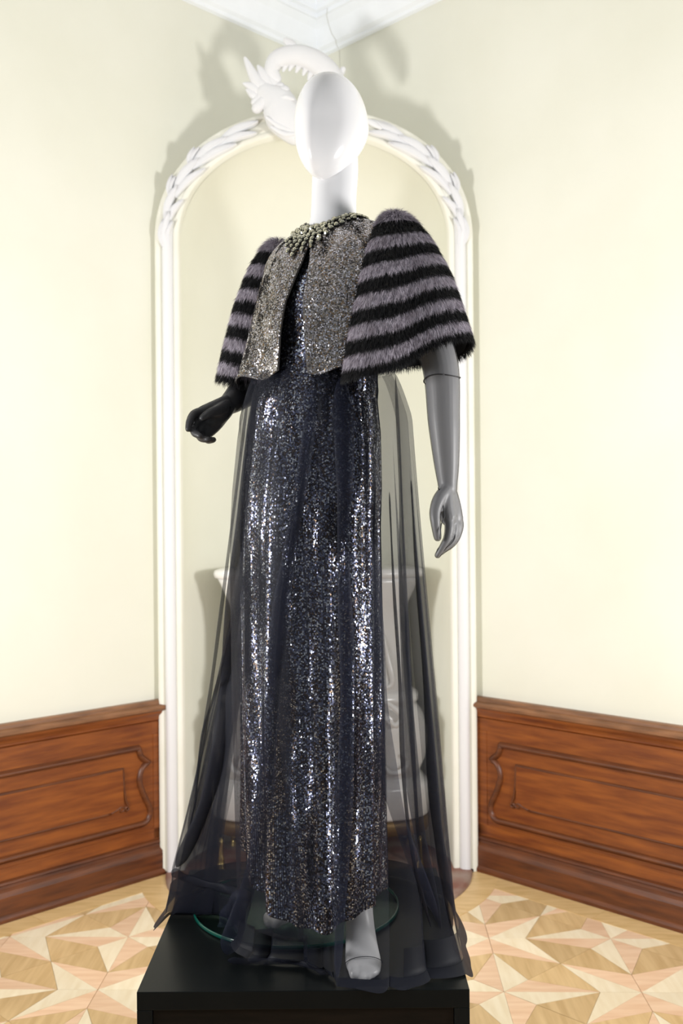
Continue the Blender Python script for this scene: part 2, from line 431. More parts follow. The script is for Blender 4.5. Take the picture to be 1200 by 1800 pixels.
# cornice
CPROF = [(d_, z_ - 0.022) for d_, z_ in [(0.0, 3.82), (0.022, 3.822), (0.026, 3.835), (0.045, 3.845), (0.06, 3.875), (0.085, 3.915), (0.115, 3.94), (0.125, 3.942), (0.128, 3.96), (0.145, 3.965), (0.15, 3.99),
         (0.185, 4.03), (0.235, 4.055), (0.245, 4.055), (0.247, 4.075), (0.285, 4.085), (0.29, 4.12)]]
def along_wall(name, side, prof, mat, s0, s1, parent=None, kind=None, mitre=False, caps=False):
    """profile (distance from wall, z) run along a wall between s0 and s1 metres from the corner"""
    wx, wy = side * S2, -S2; nx, ny = -side * S2, -S2
    rows = []
    for s, first in ((s0, True), (s1, False)):
        row = []
        for d, z in prof:
            ss = s + (d if (mitre and first) else 0.0)
            row.append((CX + wx * ss + nx * d, CY + wy * ss + ny * d, z))
        rows.append(row)
    m = len(prof); F = grid_faces(2, m)
    F = [f if side < 0 else f[::-1] for f in F]
    V = np.array(rows).reshape(-1, 3)
    if caps: F += [tuple(range(m)), tuple(range(m, 2 * m))[::-1]]
    o = mk(name, V, F, mat, parent, False)
    if kind: tag(o, kind=kind)
    return o
for side, nm in ((-1, 'trim_2'), (1, 'trim_3')):
    c = along_wall(nm, side, CPROF, M['cornice'], 0.0, WALL_LEN, None, 'structure', mitre=True)
# hairline crack in the cornice and wall right of the corner
def wall_pt(side, s, z, d=0.0): return np.array((CX + side * S2 * s - side * S2 * d, CY - S2 * s - S2 * d, z))
ck = np.array([wall_pt(1, 0.155 + 0.35 * d_ + q_, z_, d_ + 0.0004) for (d_, z_), q_ in zip([(0.0, 3.68), (0.0, 3.74), (0.0, 3.80)] + CPROF[1:9], (0, .003, .0, .004, -.004, .006, -.012, -.018, -.010, .0, .004))])
tag(mk('plaster_crack', *tube_vf(ck, 0.0012, 5, True, None, None, False), M['crack'], None), 'thin dark crack running across the white cornice', 'crack')

# ------------------------------------------------------------------ floor
floor = tag(mk('floor', [(CX, CY, -0.006), (CX - ext, CY - ext, -0.006), (CX, CY - 2 * ext, -0.006), (CX + ext, CY - ext, -0.006)], [(0, 1, 2, 3)], M['floor_joint'], None, False), kind='structure')
GX, GY = 0.433, 0.405
gang = math.radians(-1.65); gc, gs = math.cos(gang), math.sin(gang)
G0 = np.array((0.5146, 3.565))     # an "A" star centre
def gpt(i, j): 
    x, y = i * GX, j * GY
    return np.array((G0[0] + x * gc - y * gs, G0[1] + x * gs + y * gc))
def inside(p, m=0.0):
    return (p[1] - CY) <= -abs(p[0] - CX) - m
piece_cache = {}
def piece_mesh(key, tri, matname):
    if key not in piece_cache:
        c = np.mean(tri, axis=0); q = c + (np.array(tri) - c) * 0.988
        n = len(q); V = [(p[0] - c[0], p[1] - c[1], 0.0) for p in q] + [(p[0] - c[0], p[1] - c[1], -0.006) for p in q]
        F = [tuple(range(n))] + [(k, n + k, n + (k + 1) % n, (k + 1) % n) for k in range(n)]
        a = 0
        for k in range(n): a += tri[k][0] * tri[(k + 1) % n][1] - tri[(k + 1) % n][0] * tri[k][1]
        if a < 0: F = [f[::-1] for f in F]
        piece_cache[key] = (mesh_data('parquet_piece', V, F, M[matname], False), c)
    return piece_cache[key]
# one cell, unit square; TL and BR corners are "A" stars, TR and BL "B" stars
NN, PP = 0.30, 0.205
cellA = [  # in unit coordinates (x right, y up) for a cell whose TL/BR are A
    ([(0, 1), (NN, 1), (.5, .5)], 'maple'), ([(1, 1), (NN, 1), (1 - PP, 1 - PP)], 'cherry'), ([(1, 1), (1 - PP, 1 - PP), (1, NN)], 'maple'),
    ([(1, NN), (1, 0), (.5, .5)], 'cherry'), ([(NN, 1), (1 - PP, 1 - PP), (.5, .5)], 'oakfloor'), ([(1 - PP, 1 - PP), (1, NN), (.5, .5)], 'oakfloor'),
    ([(0, 1), (.5, .5), (0, 1 - NN)], 'cherry'), ([(0, 0), (0, 1 - NN), (PP, PP)], 'maple'), ([(0, 0), (PP, PP), (1 - NN, 0)], 'cherry'),
    ([(1 - NN, 0), (.5, .5), (1, 0)], 'maple'), ([(0, 1 - NN), (.5, .5), (PP, PP)], 'oakfloor'), ([(PP, PP), (.5, .5), (1 - NN, 0)], 'oakfloor')]
rotc, rots = gc, gs
pieces = []
for i in range(-9, 8):
    for j in range(-9, 4):
        flip = (i + j) % 2 != 0            # cell with lower-left lattice node (i,j); node parity even = A
        for k, (tri, mname) in enumerate(cellA):
            # even lower-left node means BL is A: mirror the cell
            if not flip: t = [(1 - x, y) for x, y in tri]; mname = {'maple': 'cherry', 'cherry': 'maple'}.get(mname, mname) if k in (1, 2, 7, 8) else mname
            else: t = tri
            loc = [np.array((x * GX * gc - y * GY * gs, x * GX * gs + y * GY * gc)) for x, y in t]
            base = gpt(i, j)
            ctr = base + np.mean(loc, axis=0)
            if not inside(ctr, 0.10): continue
            if (ctr[0] - AX) ** 2 + (ctr[1] - 4.30) ** 2 < 0.60 ** 2: continue
            pieces.append((i, j, k, flip, mname, loc, base, ctr))
def vis(c):
    Y = max(c[1], 0.3); u = 600 + c[0] / Y * 1750; v = 915 + 1.5 / Y * 1750
    blocked = 235 < u < 830 and v > 1640
    return (0 if (-60 < u < 1260 and 1500 < v < 1860 and not blocked) else 10) + abs(c[0]) * 0.3 + abs(c[1] - 3.4)
pieces.sort(key=lambda p: vis(p[-1]))
rest = []
for n_, (i, j, k, flip, mname, loc, base, ctr) in enumerate(pieces):
    if n_ < 292:
        me, c = piece_mesh((k, flip), loc, mname)
        o = bpy.data.objects.new('parquet_piece', me); COL.objects.link(o); o.parent = floor
        o.location = (base[0] + c[0], base[1] + c[1], 0.0)
    else:
        rest.append((base, loc, mname))
mats3 = ['maple', 'cherry', 'oakfloor']
V = []; F = []; mi = []
for base, loc, mname in rest:
    c = np.mean(loc, axis=0); b0 = len(V)
    for p in loc: q = base + c + (p - c) * 0.988; V.append((q[0], q[1], 0.0))
    q3 = [np.array(V[b0 + k][:2]) for k in range(3)]
    ar = np.cross(np.append(q3[1] - q3[0], 0), np.append(q3[2] - q3[0], 0))[2]
    F.append((b0, b0 + 1, b0 + 2) if ar > 0 else (b0 + 2, b0 + 1, b0)); mi.append(mats3.index(mname))
far = mk('parquet_field', V, F, [M[k] for k in mats3], floor, False); far.data.polygons.foreach_set('material_index', mi); far['kind'] = 'stuff'
# border boards along the walls
def slab_on_wall(name, side, s0, s1, d0, d1, z0, z1, mat, parent):
    return along_wall(name, side, [(d0, z0), (d0, z1), (d1, z1), (d1, z0)], mat, s0, s1, parent, caps=True)
for side in (-1, 1):
    s = 0.98
    for L in (0.62, 0.95, 0.8, 0.8):
        slab_on_wall('border_board', side, s + 0.001, s + L - 0.001, 0.03, 0.155, -0.006, 0.0015, M['border'], floor); s += L
# curved border boards round the hearth
HC = (AX, 4.30); HR = 0.655
def arc_board(name, a0, a1, r0, r1, z0, z1, mat, parent, n=16):
    V = []; F = []
    for a in np.linspace(a0, a1, n):
        for r, z in ((r0, z0), (r0, z1), (r1, z1), (r1, z0)):
            V.append((HC[0] + r * math.cos(a), HC[1] + r * math.sin(a), z))
    F = grid_faces(n, 4, True); F += [(0, 1, 2, 3)[::-1], tuple((n - 1) * 4 + k for k in range(4))]
    return mk(name, V, F, mat, parent, False)
for k in range(5):
    a0 = math.radians(-172 + k * 33); arc_board('border_board', a0 + 0.002, a0 + math.radians(33) - 0.002, HR + 0.002, HR + 0.105, -0.006, 0.0018, M['border'], floor)
# hearth slab
V = []; prof = [(0, 0.016), (HR - 0.02, 0.016), (HR - 0.006, 0.013), (HR, 0.006), (HR, -0.006)]
nseg = 72
rows = [[(HC[0] + max(r, 0.001) * math.cos(a), HC[1] + max(r, 0.001) * math.sin(a), z) for a in np.linspace(0, 2 * np.pi, nseg, endpoint=False)] for r, z in prof]
tag(grid('hearth_slab', np.array(rows), M['hearth'], None, True, flip=True), 'round reddish stone hearth slab on the floor below the arch', 'hearth')

# ------------------------------------------------------------------ wainscot
def sweep_on_wall(name, side, path, mat, parent, w=0.016, h=0.014, base=0.020, closed=True):
    """moulding swept along a path (s, z) on the wall face"""
    P = np.asarray(path, float); n = len(P)
    T = np.roll(P, -1, 0) - np.roll(P, 1, 0) if closed else np.gradient(P, axis=0)
    T /= np.linalg.norm(T, axis=1)[:, None] + 1e-9; N = np.stack([T[:, 1], -T[:, 0]], 1)
    prof = [(-w, -0.002), (-w, 0.25 * h), (-0.55 * w, 0.8 * h), (0, h), (0.5 * w, 0.7 * h), (0.62 * w, 0.35 * h), (w, 0.25 * h), (w, -0.002)]
    rows = []
    for p, nn in zip(P, N):
        rows.append([wall_pt(side, p[0] + nn[0] * o, p[1] + nn[1] * o, base + d) for o, d in prof])
    R = np.array(rows)
    if closed: R = np.concatenate([R, R[:1]])
    return grid(name, R, mat, parent, flip=(side > 0))
def densify(P, step=0.02):
    out = []
    for a, b in zip(P[:-1], P[1:]):
        a = np.array(a); b = np.array(b); n = max(1, int(np.linalg.norm(b - a) / step))
        out += [a + (b - a) * k / n for k in range(n)]
    out.append(np.array(P[-1])); return out
for side, nm in ((-1, 'wainscot_left'), (1, 'wainscot_right')):
    root = empty('trim_4' if side < 0 else 'trim_5', tuple(wall_pt(side, 0.97, 0)), 'carved oak wainscot panelling left of the arch' if side < 0 else 'carved oak wainscot panelling right of the arch', None, kind='structure')
    S0, S1 = 0.968, 4.0
    along_wall('back_board', side, [(0.0, 0.02), (0.018, 0.02), (0.018, 0.70), (0.0, 0.70)], M['oak'], S0, S1, root, caps=True)
    along_wall('top_ledge', side, [(0.0, 0.742), (0.030, 0.742), (0.034, 0.738), (0.036, 0.726), (0.050, 0.722), (0.056, 0.714), (0.056, 0.704), (0.048, 0.698), (0.0, 0.698)], M['oak_top'], S0 - 0.004, S1, root, caps=True)
    along_wall('ledge_moulding', side, [(0.0, 0.699), (0.046, 0.699), (0.043, 0.688), (0.034, 0.676), (0.030, 0.666), (0.030, 0.660), (0.024, 0.656), (0.018, 0.652), (0.0, 0.652)], M['oak'], S0 - 0.002, S1, root, caps=True)
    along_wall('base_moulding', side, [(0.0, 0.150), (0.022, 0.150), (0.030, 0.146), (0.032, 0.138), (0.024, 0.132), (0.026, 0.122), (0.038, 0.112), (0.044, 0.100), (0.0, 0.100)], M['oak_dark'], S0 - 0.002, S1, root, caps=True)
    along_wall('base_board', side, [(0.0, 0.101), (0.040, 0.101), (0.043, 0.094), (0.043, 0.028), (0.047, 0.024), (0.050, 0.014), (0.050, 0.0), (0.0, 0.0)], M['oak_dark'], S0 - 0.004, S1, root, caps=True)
    # end stile slightly proud, so that its joint shows
    along_wall('stile', side, [(0.0, 0.155), (0.0205, 0.155), (0.0205, 0.60), (0.0, 0.60)], M['oak'], S0 + 0.001, 1.022, root, caps=True)
    along_wall('top_rail', side, [(0.0, 0.602), (0.0205, 0.602), (0.0205, 0.652), (0.0, 0.652)], M['oak'], S0 + 0.001, S1, root, caps=True)
    along_wall('bottom_rail', side, [(0.0, 0.152), (0.0205, 0.152), (0.0205, 0.198), (0.0, 0.198)], M['oak'], S0 + 0.001, S1, root, caps=True)
    for p0, p1 in ((1.04, 3.0),):
        e1 = [(1.095, 0.552), (1.090, 0.53), (1.078, 0.508), (1.046, 0.484)]
        e2 = [(1.046, 0.484), (1.074, 0.468), (1.088, 0.442), (1.092, 0.412), (1.080, 0.37), (1.062, 0.33), (1.046, 0.298), (1.041, 0.268), (1.052, 0.242), (1.074, 0.230), (1.10, 0.229)]
        E = list(catmull(e1, 12)) + list(catmull(e2, 34))[1:]
        mid = (1.04 + p1) / 2
        R = [np.array((2 * mid - q[0], q[1])) for q in E][::-1]
        loop = E + densify([E[-1], R[0]])[1:-1] + R + densify([R[-1], E[0]])[1:-1]
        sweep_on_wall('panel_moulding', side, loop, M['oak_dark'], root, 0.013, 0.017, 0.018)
        # field of the panel, a little proud
        ia, ib = 1.172, 2 * mid - 1.172
        along_wall('raised_field', side, [(0.0, 0.304), (0.0215, 0.304), (0.0235, 0.308), (0.0235, 0.474), (0.0215, 0.479), (0.0, 0.479)], M['oak'], ia, ib, root, caps=True)
        tl = densify([(ib, 0.479), (ia, 0.479), (ia - 0.004, 0.40), (ia - 0.012, 0.345), (ia - 0.024, 0.315)])
        sweep_on_wall('field_bead', side, tl, M['oak_dark'], root, 0.005, 0.007, 0.020, False)
        bl = list(catmull([(ia - 0.020, 0.322), (ia - 0.026, 0.308), (ia - 0.014, 0.302), (ia - 0.008, 0.312), (ia - 0.016, 0.318)], 16))
        sweep_on_wall('scroll_bead', side, bl, M['oak_dark'], root, 0.005, 0.008, 0.020, False)
        b2 = list(catmull([(ia + 0.004, 0.316), (ia + 0.014, 0.320), (ia + 0.016, 0.308), (ia + 0.006, 0.304), (ia - 0.002, 0.312), (ia + 0.012, 0.322), (ia + 0.03, 0.314), (ia + 0.06, 0.304)], 30)) + densify([(ia + 0.06, 0.304), (ib, 0.302)])
        sweep_on_wall('scroll_bead', side, b2, M['oak_dark'], root, 0.005, 0.008, 0.020, False)

# ------------------------------------------------------------------ stove in the niche
SC = np.array((AX + 0.005, 4.42))
stove = empty('tile_stove', (SC[0], SC[1], 0.02), 'white ceramic tiled stove on brass legs standing in the niche behind the gown', 'stove')
k_ = 4.42 / 1750
def sq_ring(hw, hd, z, n=64, p=3.2):
    a = np.linspace(0, 2 * np.pi, n, endpoint=False); c, s = np.cos(a), np.sin(a)
    return np.stack([SC[0] + hw * np.sign(c) * np.abs(c) ** (2 / p), SC[1] + hd * np.sign(s) * np.abs(s) ** (2 / p), np.full(n, z)], 1)
def stove_part(name, prof, mat):
    rows = [sq_ring(0.002, 0.001, prof[0][1])] + [sq_ring(px_ * k_, px_ * k_ * 0.46, z) for px_, z in prof] + [sq_ring(0.002, 0.001, prof[-1][1])]
    return grid(name, np.array(rows), mat, stove, True)
zz = lambda v: 1.5 - (v - 915) * k_ * (1.0)
stove_part('base_band', [(182, zz(1448)), (188, zz(1446)), (190, zz(1430)), (184, zz(1424)), (180, zz(1422))], M['bronze'])
stove_part('foot_course', [(184, zz(1422)), (189, zz(1418)), (190, zz(1372)), (186, zz(1366)), (178, zz(1362)), (176, zz(1354))], M['ceramic'])
stove_part('bulged_body', [(172, zz(1354)), (174, zz(1345)), (183, zz(1325)), (188, zz(1300)), (187, zz(1275)), (180, zz(1250)), (170, zz(1236)), (166, zz(1230)), (172, zz(1226)), (172, zz(1216)), (160, zz(1208))], M['ceramic'])
stove_part('upper_body', [(158, zz(1210)), (156, zz(1195)), (150, zz(1150)), (150, zz(1090)), (156, zz(1058)), (162, zz(1045)), (166, zz(1036)), (172, zz(1022)), (176, zz(1014))], M['ceramic'])
stove_part('top_slab', [(174, zz(1014)), (181, zz(1012)), (183, zz(1006)), (181, zz(1000)), (174, zz(998)), (150, zz(996))], M['ceramic'])
def stove_curl(pts, r):
    C = catmull([(SC[0] + x * k_, y, zz(v)) for x, v, y in pts], 20)
    mk('relief_scroll', *tube_vf(C, np.interp(np.linspace(0, 1, 20), [0, .5, 1], [r * .4, r, r * .4]), 8), M['ceramic'], stove)
yf = SC[1] - 0.212
for sx in (-1, 1):
    stove_curl([(sx * 105, 1215, yf), (sx * 125, 1228, yf - .01), (sx * 140, 1245, yf - .01), (sx * 128, 1258, yf - .015), (sx * 118, 1248, yf - .015)], 0.016)
    stove_curl([(sx * 108, 1325, yf), (sx * 120, 1338, yf), (sx * 140, 1335, yf), (sx * 150, 1318, yf + .01), (sx * 140, 1308, yf)], 0.014)
    stove_curl([(sx * 110, 1110, yf + .06), (sx * 118, 1150, yf + .06), (sx * 125, 1190, yf + .05), (sx * 112, 1200, yf + .05)], 0.014)
def turned_leg(x, y):
    prof = [(0.010, zz(1450)), (0.012, zz(1460)), (0.010, zz(1470)), (0.011, zz(1482)), (0.016, zz(1486)), (0.011, zz(1491)), (0.020, zz(1500)), (0.023, zz(1506)), (0.012, zz(1514)), (0.018, zz(1520)), (0.011, zz(1527)), (0.012, 0.06), (0.018, 0.03), (0.018, 0.016)]
    a = np.linspace(0, 2 * np.pi, 16, endpoint=False)
    rows = [np.stack([x + max(r, .001) * np.cos(a), y + max(r, .001) * np.sin(a), np.full(16, z)], 1) for r, z in [(0.001, prof[0][1])] + prof + [(0.001, prof[-1][1])]]
    grid('leg', np.array(rows), M['brass'], stove, True, flip=True)
for sx in (-1, 1):
    for dy in (-0.16, 0.15): turned_leg(SC[0] + sx * 168 * k_ * (0.95 if dy > 0 else 1), SC[1] + dy)

# ------------------------------------------------------------------ black plinth
PZ = 0.585; PX0, PX1, PY0, PY1 = -0.4066, 0.2415, 1.9386, 2.62
plinth = empty('display_plinth', ((PX0 + PX1) / 2, (PY0 + PY1) / 2, 0), 'black laminate display plinth under the mannequin', 'plinth')
bevel(mk('top_board', *box_vf(PX0, PX1, PY0, PY1, PZ - 0.036, PZ), M['black'], plinth, False), 0.0012)
bevel(mk('side_panel', *box_vf(PX0, PX0 + 0.03, PY0, PY1, 0, PZ - 0.0362), M['black'], plinth, False), 0.001)
bevel(mk('side_panel', *box_vf(PX1 - 0.03, PX1, PY0, PY1, 0, PZ - 0.0362), M['black'], plinth, False), 0.001)
bevel(mk('front_panel', *box_vf(PX0 + 0.0305, PX1 - 0.0305, PY0 + 0.004, PY0 + 0.022, 0, PZ - 0.0365), M['black_front'], plinth, False), 0.001)
bevel(mk('back_panel', *box_vf(PX0 + 0.0305, PX1 - 0.0305, PY1 - 0.022, PY1 - 0.004, 0, PZ - 0.0365), M['black_front'], plinth, False), 0.001)

# glass base
GC = (-0.115, 2.365); GR = 0.243; GT = 0.008
a = np.linspace(0, 2 * np.pi, 96, endpoint=False)
def ring(r, z, n=96, c=GC):
    a = np.linspace(0, 2 * np.pi, n, endpoint=False); return np.stack([c[0] + r * np.cos(a), c[1] + r * np.sin(a), np.full(n, z)], 1)
gbase = empty('glass_base', (GC[0], GC[1], PZ), 'round clear glass mannequin base with green edge on the plinth', 'base')
z0 = PZ + 0.0008
grid('glass_disc', np.array([ring(0.001, z0), ring(GR - 0.003, z0), ring(GR - 0.003, z0 + GT), ring(0.001, z0 + GT)]), M['glass'], gbase, True, smooth=False)
grid('green_edge', np.array([ring(GR - 0.0029, z0), ring(GR - 0.001, z0), ring(GR, z0 + 0.001), ring(GR, z0 + GT - 0.001), ring(GR - 0.001, z0 + GT), ring(GR - 0.0029, z0 + GT)]), M['glass_rim'], gbase, True)

# ------------------------------------------------------------------ mannequin
PHI = math.radians(38); ROOT = np.array((-0.045, 2.15, PZ))
cp, sp = math.cos(PHI), math.sin(PHI)
def L2W(P):
    """body frame (x her left, y back, z up) to the room"""
    P = np.asarray(P, float); Q = P.copy()
    Q[..., 0] = P[..., 0] * cp + P[..., 1] * sp; Q[..., 1] = -P[..., 0] * sp + P[..., 1] * cp
    lean = np.clip((P[..., 2] - 0.9) / 0.6, 0, 1.2) * 0.03
    Q[..., 0] += lean
    return Q + ROOT
man = empty('mannequin', tuple(ROOT), 'glossy white egg-head mannequin standing turned to the left on the black plinth', 'mannequin')
# head and neck
HYAW = math.radians(27); hc_, hs_ = math.cos(HYAW), math.sin(HYAW)
HEADC = at(581, 226, 2.14)
nr, na = 60, 72
rows = []
for i, h in enumerate(np.linspace(-1, 1, nr)):
    h = math.sin(h * math.pi / 2)
    rad = math.sqrt(max(0.0, 1 - abs(h) ** 2.15)) if abs(h) < 1 else 0.0
    low = max(0.0, -h)
    w = 0.0755 * rad * (1 - 0.20 * low ** 1.4); df = 0.094 * rad * (1 - 0.02 * low); db = 0.100 * rad * (1 - 0.45 * low ** 1.2)
    row = []
    for al in np.linspace(0, 2 * np.pi, na, endpoint=False):      # 0 = front
        x = w * math.sin(al); ca = math.cos(al); y = -(df if ca > 0 else db) * ca
        aa = (al + np.pi) % (2 * np.pi) - np.pi
        mid = math.exp(-((h + 0.1) / 0.55) ** 2)
        y -= 0.0065 * math.exp(-(aa / 0.26) ** 2) * mid * rad
        y += 0.005 * math.exp(-((abs(aa) - 0.62) / 0.3) ** 2) * mid
        z = 0.116 * h
        y -= 0.040 * low ** 1.4 - 0.004           # chin forward
        row.append((x, y, z + 0.10 * -y * 0.0))
    rows.append(row)
HP = np.array(rows)
tilt = math.radians(4)
y_, z_ = HP[..., 1].copy(), HP[..., 2].copy()
HP[..., 1] = y_ * math.cos(tilt) - z_ * math.sin(tilt); HP[..., 2] = y_ * math.sin(tilt) + z_ * math.cos(tilt)
HW = np.empty_like(HP)
HW[..., 0] = HP[..., 0] * hc_ + HP[..., 1] * hs_ + HEADC[0]; HW[..., 1] = -HP[..., 0] * hs_ + HP[..., 1] * hc_ + HEADC[1]; HW[..., 2] = HP[..., 2] + HEADC[2]
NK = catmull([HEADC + np.array((0.012, 0.02, 0.0)), HEADC + np.array((0.010, 0.020, -0.07)), at(587, 345, 2.155), at(586, 385, 2.155), at(586, 420, 2.16)], 24)
NKV, NKF = tube_vf(NK, np.interp(np.linspace(0, 1, 24), [0, .3, .55, .75, .9, 1], [0.045, 0.050, 0.0485, 0.050, 0.058, 0.07]), 40, True)
def head_poly(HW):
    n, m = HW.shape[:2]
    return HW.reshape(-1, 3), [f for f in grid_faces(n, m, True)]
mk('head', *head_poly(HW), M['skin'], man)
mk('neck', NKV, NKF, M['skin'], man)
def torso_rings(tab, n=48):
    rows = []
    for z, a_, b_, yo in tab:
        gx = np.interp(z, [0, 1.17, 1.32], [-0.025, -0.025, 0.0])
        t = np.linspace(0, 2 * np.pi, n, endpoint=False)
        rows.append(L2W(np.stack([a_ * np.sin(t), yo - b_ * np.cos(t), np.full(n, z)], 1)) + np.array((gx, 0, 0)))
    R = np.array(rows); F = grid_faces(len(rows), n, True); F.append(tuple(range(n))[::-1]); F.append(tuple((len(rows) - 1) * n + j for j in range(n)))
    return R.reshape(-1, 3), F
tors = torso_rings([(0.78, 0.11, 0.075, 0.0), (0.88, 0.128, 0.10, 0.0), (0.98, 0.128, 0.10, 0.0), (1.08, 0.112, 0.085, 0), (1.16, 0.098, 0.074, 0), (1.26, 0.108, 0.083, -.004), (1.36, 0.122, 0.096, -.008), (1.42, 0.130, 0.088, 0), (1.48, 0.135, 0.068, 0.005), (1.505, 0.10, 0.055, .01), (1.53, 0.055, 0.05, .01)])
# legs with raised heels; toes in room coordinates
FSEC = [(0.0, .010, .019, .008), (.012, .013, .031, .0115), (.035, .018, .0365, .0155), (.060, .027, .0355, .020), (.085, .045, .0325, .025), (.108, .070, .030, .028), (.126, .10, .029, .030), (.138, .14, .029, .030)]
def foot_frame(tip, td, zoff):
    td = np.array(td, float); td /= np.linalg.norm(td); sd = np.array((-td[1], td[0], 0.0))
    C = np.array([tip - td * d + np.array((0, 0, z + zoff)) for d, z, _, _ in FSEC])
    return td, sd, C
def leg_parts(hip, knee, tip, td, zoff, inner):
    """inner: +1 when the big toe lies towards +sd"""
    td, sd, C = foot_frame(tip, td, zoff)
    Cs = catmull(C, 30); W = catmull(np.array(FSEC)[:, 2:], 30)
    T = np.gradient(Cs, axis=0); T /= np.linalg.norm(T, axis=1)[:, None]
    rows = []
    for c, t, (hw, ht) in zip(Cs, T, W):
        n = np.cross(t, sd); n /= np.linalg.norm(n)
        a_ = np.linspace(0, 2 * np.pi, 24, endpoint=False)
        rows.append(c + sd * (hw * np.cos(a_))[:, None] + n * (ht * np.sin(a_))[:, None])
    F = grid_faces(30, 24, True); F.append(tuple(range(24))[::-1]); F.append(tuple(29 * 24 + j for j in range(24)))
    parts = [(np.array(rows).reshape(-1, 3), F)]
    ank = C[-1]; heel = tip - td * 0.165 + np.array((0, 0, zoff + 0.082))
    hip = np.array(hip, float); knee = np.array(knee, float)
    parts.append(tube_vf(catmull([hip, knee, knee * 0.6 + ank * 0.4 - td * 0.012, ank], 30), np.interp(np.linspace(0, 1, 30), [0, .33, .55, .85, 1], [.072, .05, .049, .034, .030]), 20))
    parts.append(tube_vf(catmull([ank, ank * .5 + heel * .5 - td * .004, heel], 8), np.linspace(.030, .023, 8), 16))
    parts.append(tube_vf(catmull([heel, tip - td * 0.12 + np.array((0, 0, zoff + .055)), tip - td * 0.07 + np.array((0, 0, zoff + .02))], 10), np.linspace(.022, .018, 10), 14))
    for o, b, L, rr in [(.68, .034, .006, .0115), (.22, .034, -.002, .0092), (-.14, .036, .002, .0088), (-.46, .040, .010, .0082), (-.76, .046, .020, .0078)]:
        p0 = tip - td * b + sd * o * inner * 0.034; p1 = tip - td * L + sd * o * inner * 0.031
        p0[2] += zoff + 0.019; p1[2] += zoff + rr + 0.0005
        parts.append(tube_vf([p0, (p0 + p1) / 2 + np.array((0, 0, .0035)), p1], [rr * 1.05, rr * 1.05, rr], 12))
    return parts
tipL, tdL = np.array((0.040, 1.976, PZ)), (0.08, -1, 0)
tipR, tdR = np.array((-0.172, 2.222, PZ)), (-0.74, -0.67, 0)
legL = leg_parts((-0.03, 2.13, PZ + 0.88), (-0.008, 2.13, PZ + 0.50), tipL, tdL, 0.0, -1)
legR = leg_parts((-0.10, 2.18, PZ + 0.88), (-0.105, 2.185, PZ + 0.50), tipR, tdR, GT + 0.001, 1)
ballL, ballR = tipL - np.array((0, -0.06, 0)), tipR + np.array((0.045, 0.04, 0))
body_me = remeshed('body', [tors] + legL + legR, 0.0032, 5); body_me.materials.append(M['skin_matte'])
link(bpy.data.objects.new('body', body_me), man)
# stockings: thin shells over the feet
def clip_verts(me, fn, name, off, mat):
    n = len(me.vertices); co = np.empty(n * 3, np.float32); no = np.empty(n * 3, np.float32)
    me.vertices.foreach_get('co', co); me.vertex_normals.foreach_get('vector', no); co = co.reshape(-1, 3); no = no.reshape(-1, 3)
    keep = fn(co); idx = np.cumsum(keep) - 1
    F = [tuple(int(idx[v]) for v in p.vertices) for p in me.polygons if all(keep[v] for v in p.vertices)]
    return (co + no * off)[keep], F
for nm, cx, lab in (('L', ballL, 'sheer grey stocking on the front foot at the plinth edge'), ('R', ballR, 'sheer grey stocking on the rear foot over the glass base')):
    sel = lambda co, c=cx: (co[:, 2] < PZ + 0.30) & (((co[:, 0] - c[0]) ** 2 + (co[:, 1] - c[1]) ** 2) < 0.17 ** 2) & ((co[:, 0] > -0.03) if nm == 'L' else (co[:, 0] <= -0.03))
    v, f = clip_verts(body_me, sel, 's', 0.0012, None)
    st = empty('stocking', (cx[0], cx[1], PZ), lab, 'stocking', 'pair of stockings')
    mk('sheer_knit', v, f, M['stocking'], st)
    tp, td0, zo = (tipL, tdL, 0.0) if nm == 'L' else (tipR, tdR, GT + 0.001)
    td, sd, C = foot_frame(tp, td0, zo)
    a_ = np.linspace(0.1, np.pi - 0.1, 20); c = tp - td * 0.034 + np.array((0, 0, zo + 0.0185))
    line = np.array([c + sd * 0.0385 * math.cos(q) + np.array((0, 0, 0.0185 * math.sin(q))) + td * 0.006 * math.sin(q) for q in a_])
    mk('toe_seam', *tube_vf(line, 0.0007, 5), M['seam'], st)

# ------------------------------------------------------------------ arms and gloves
def limb(pts, n=24): return catmull(np.array([at(*p) for p in pts]), n)
def fing(pts, r0, r1, n=14): 
    return tube_vf(limb(pts, n), np.linspace(r0, r1, n), 12)
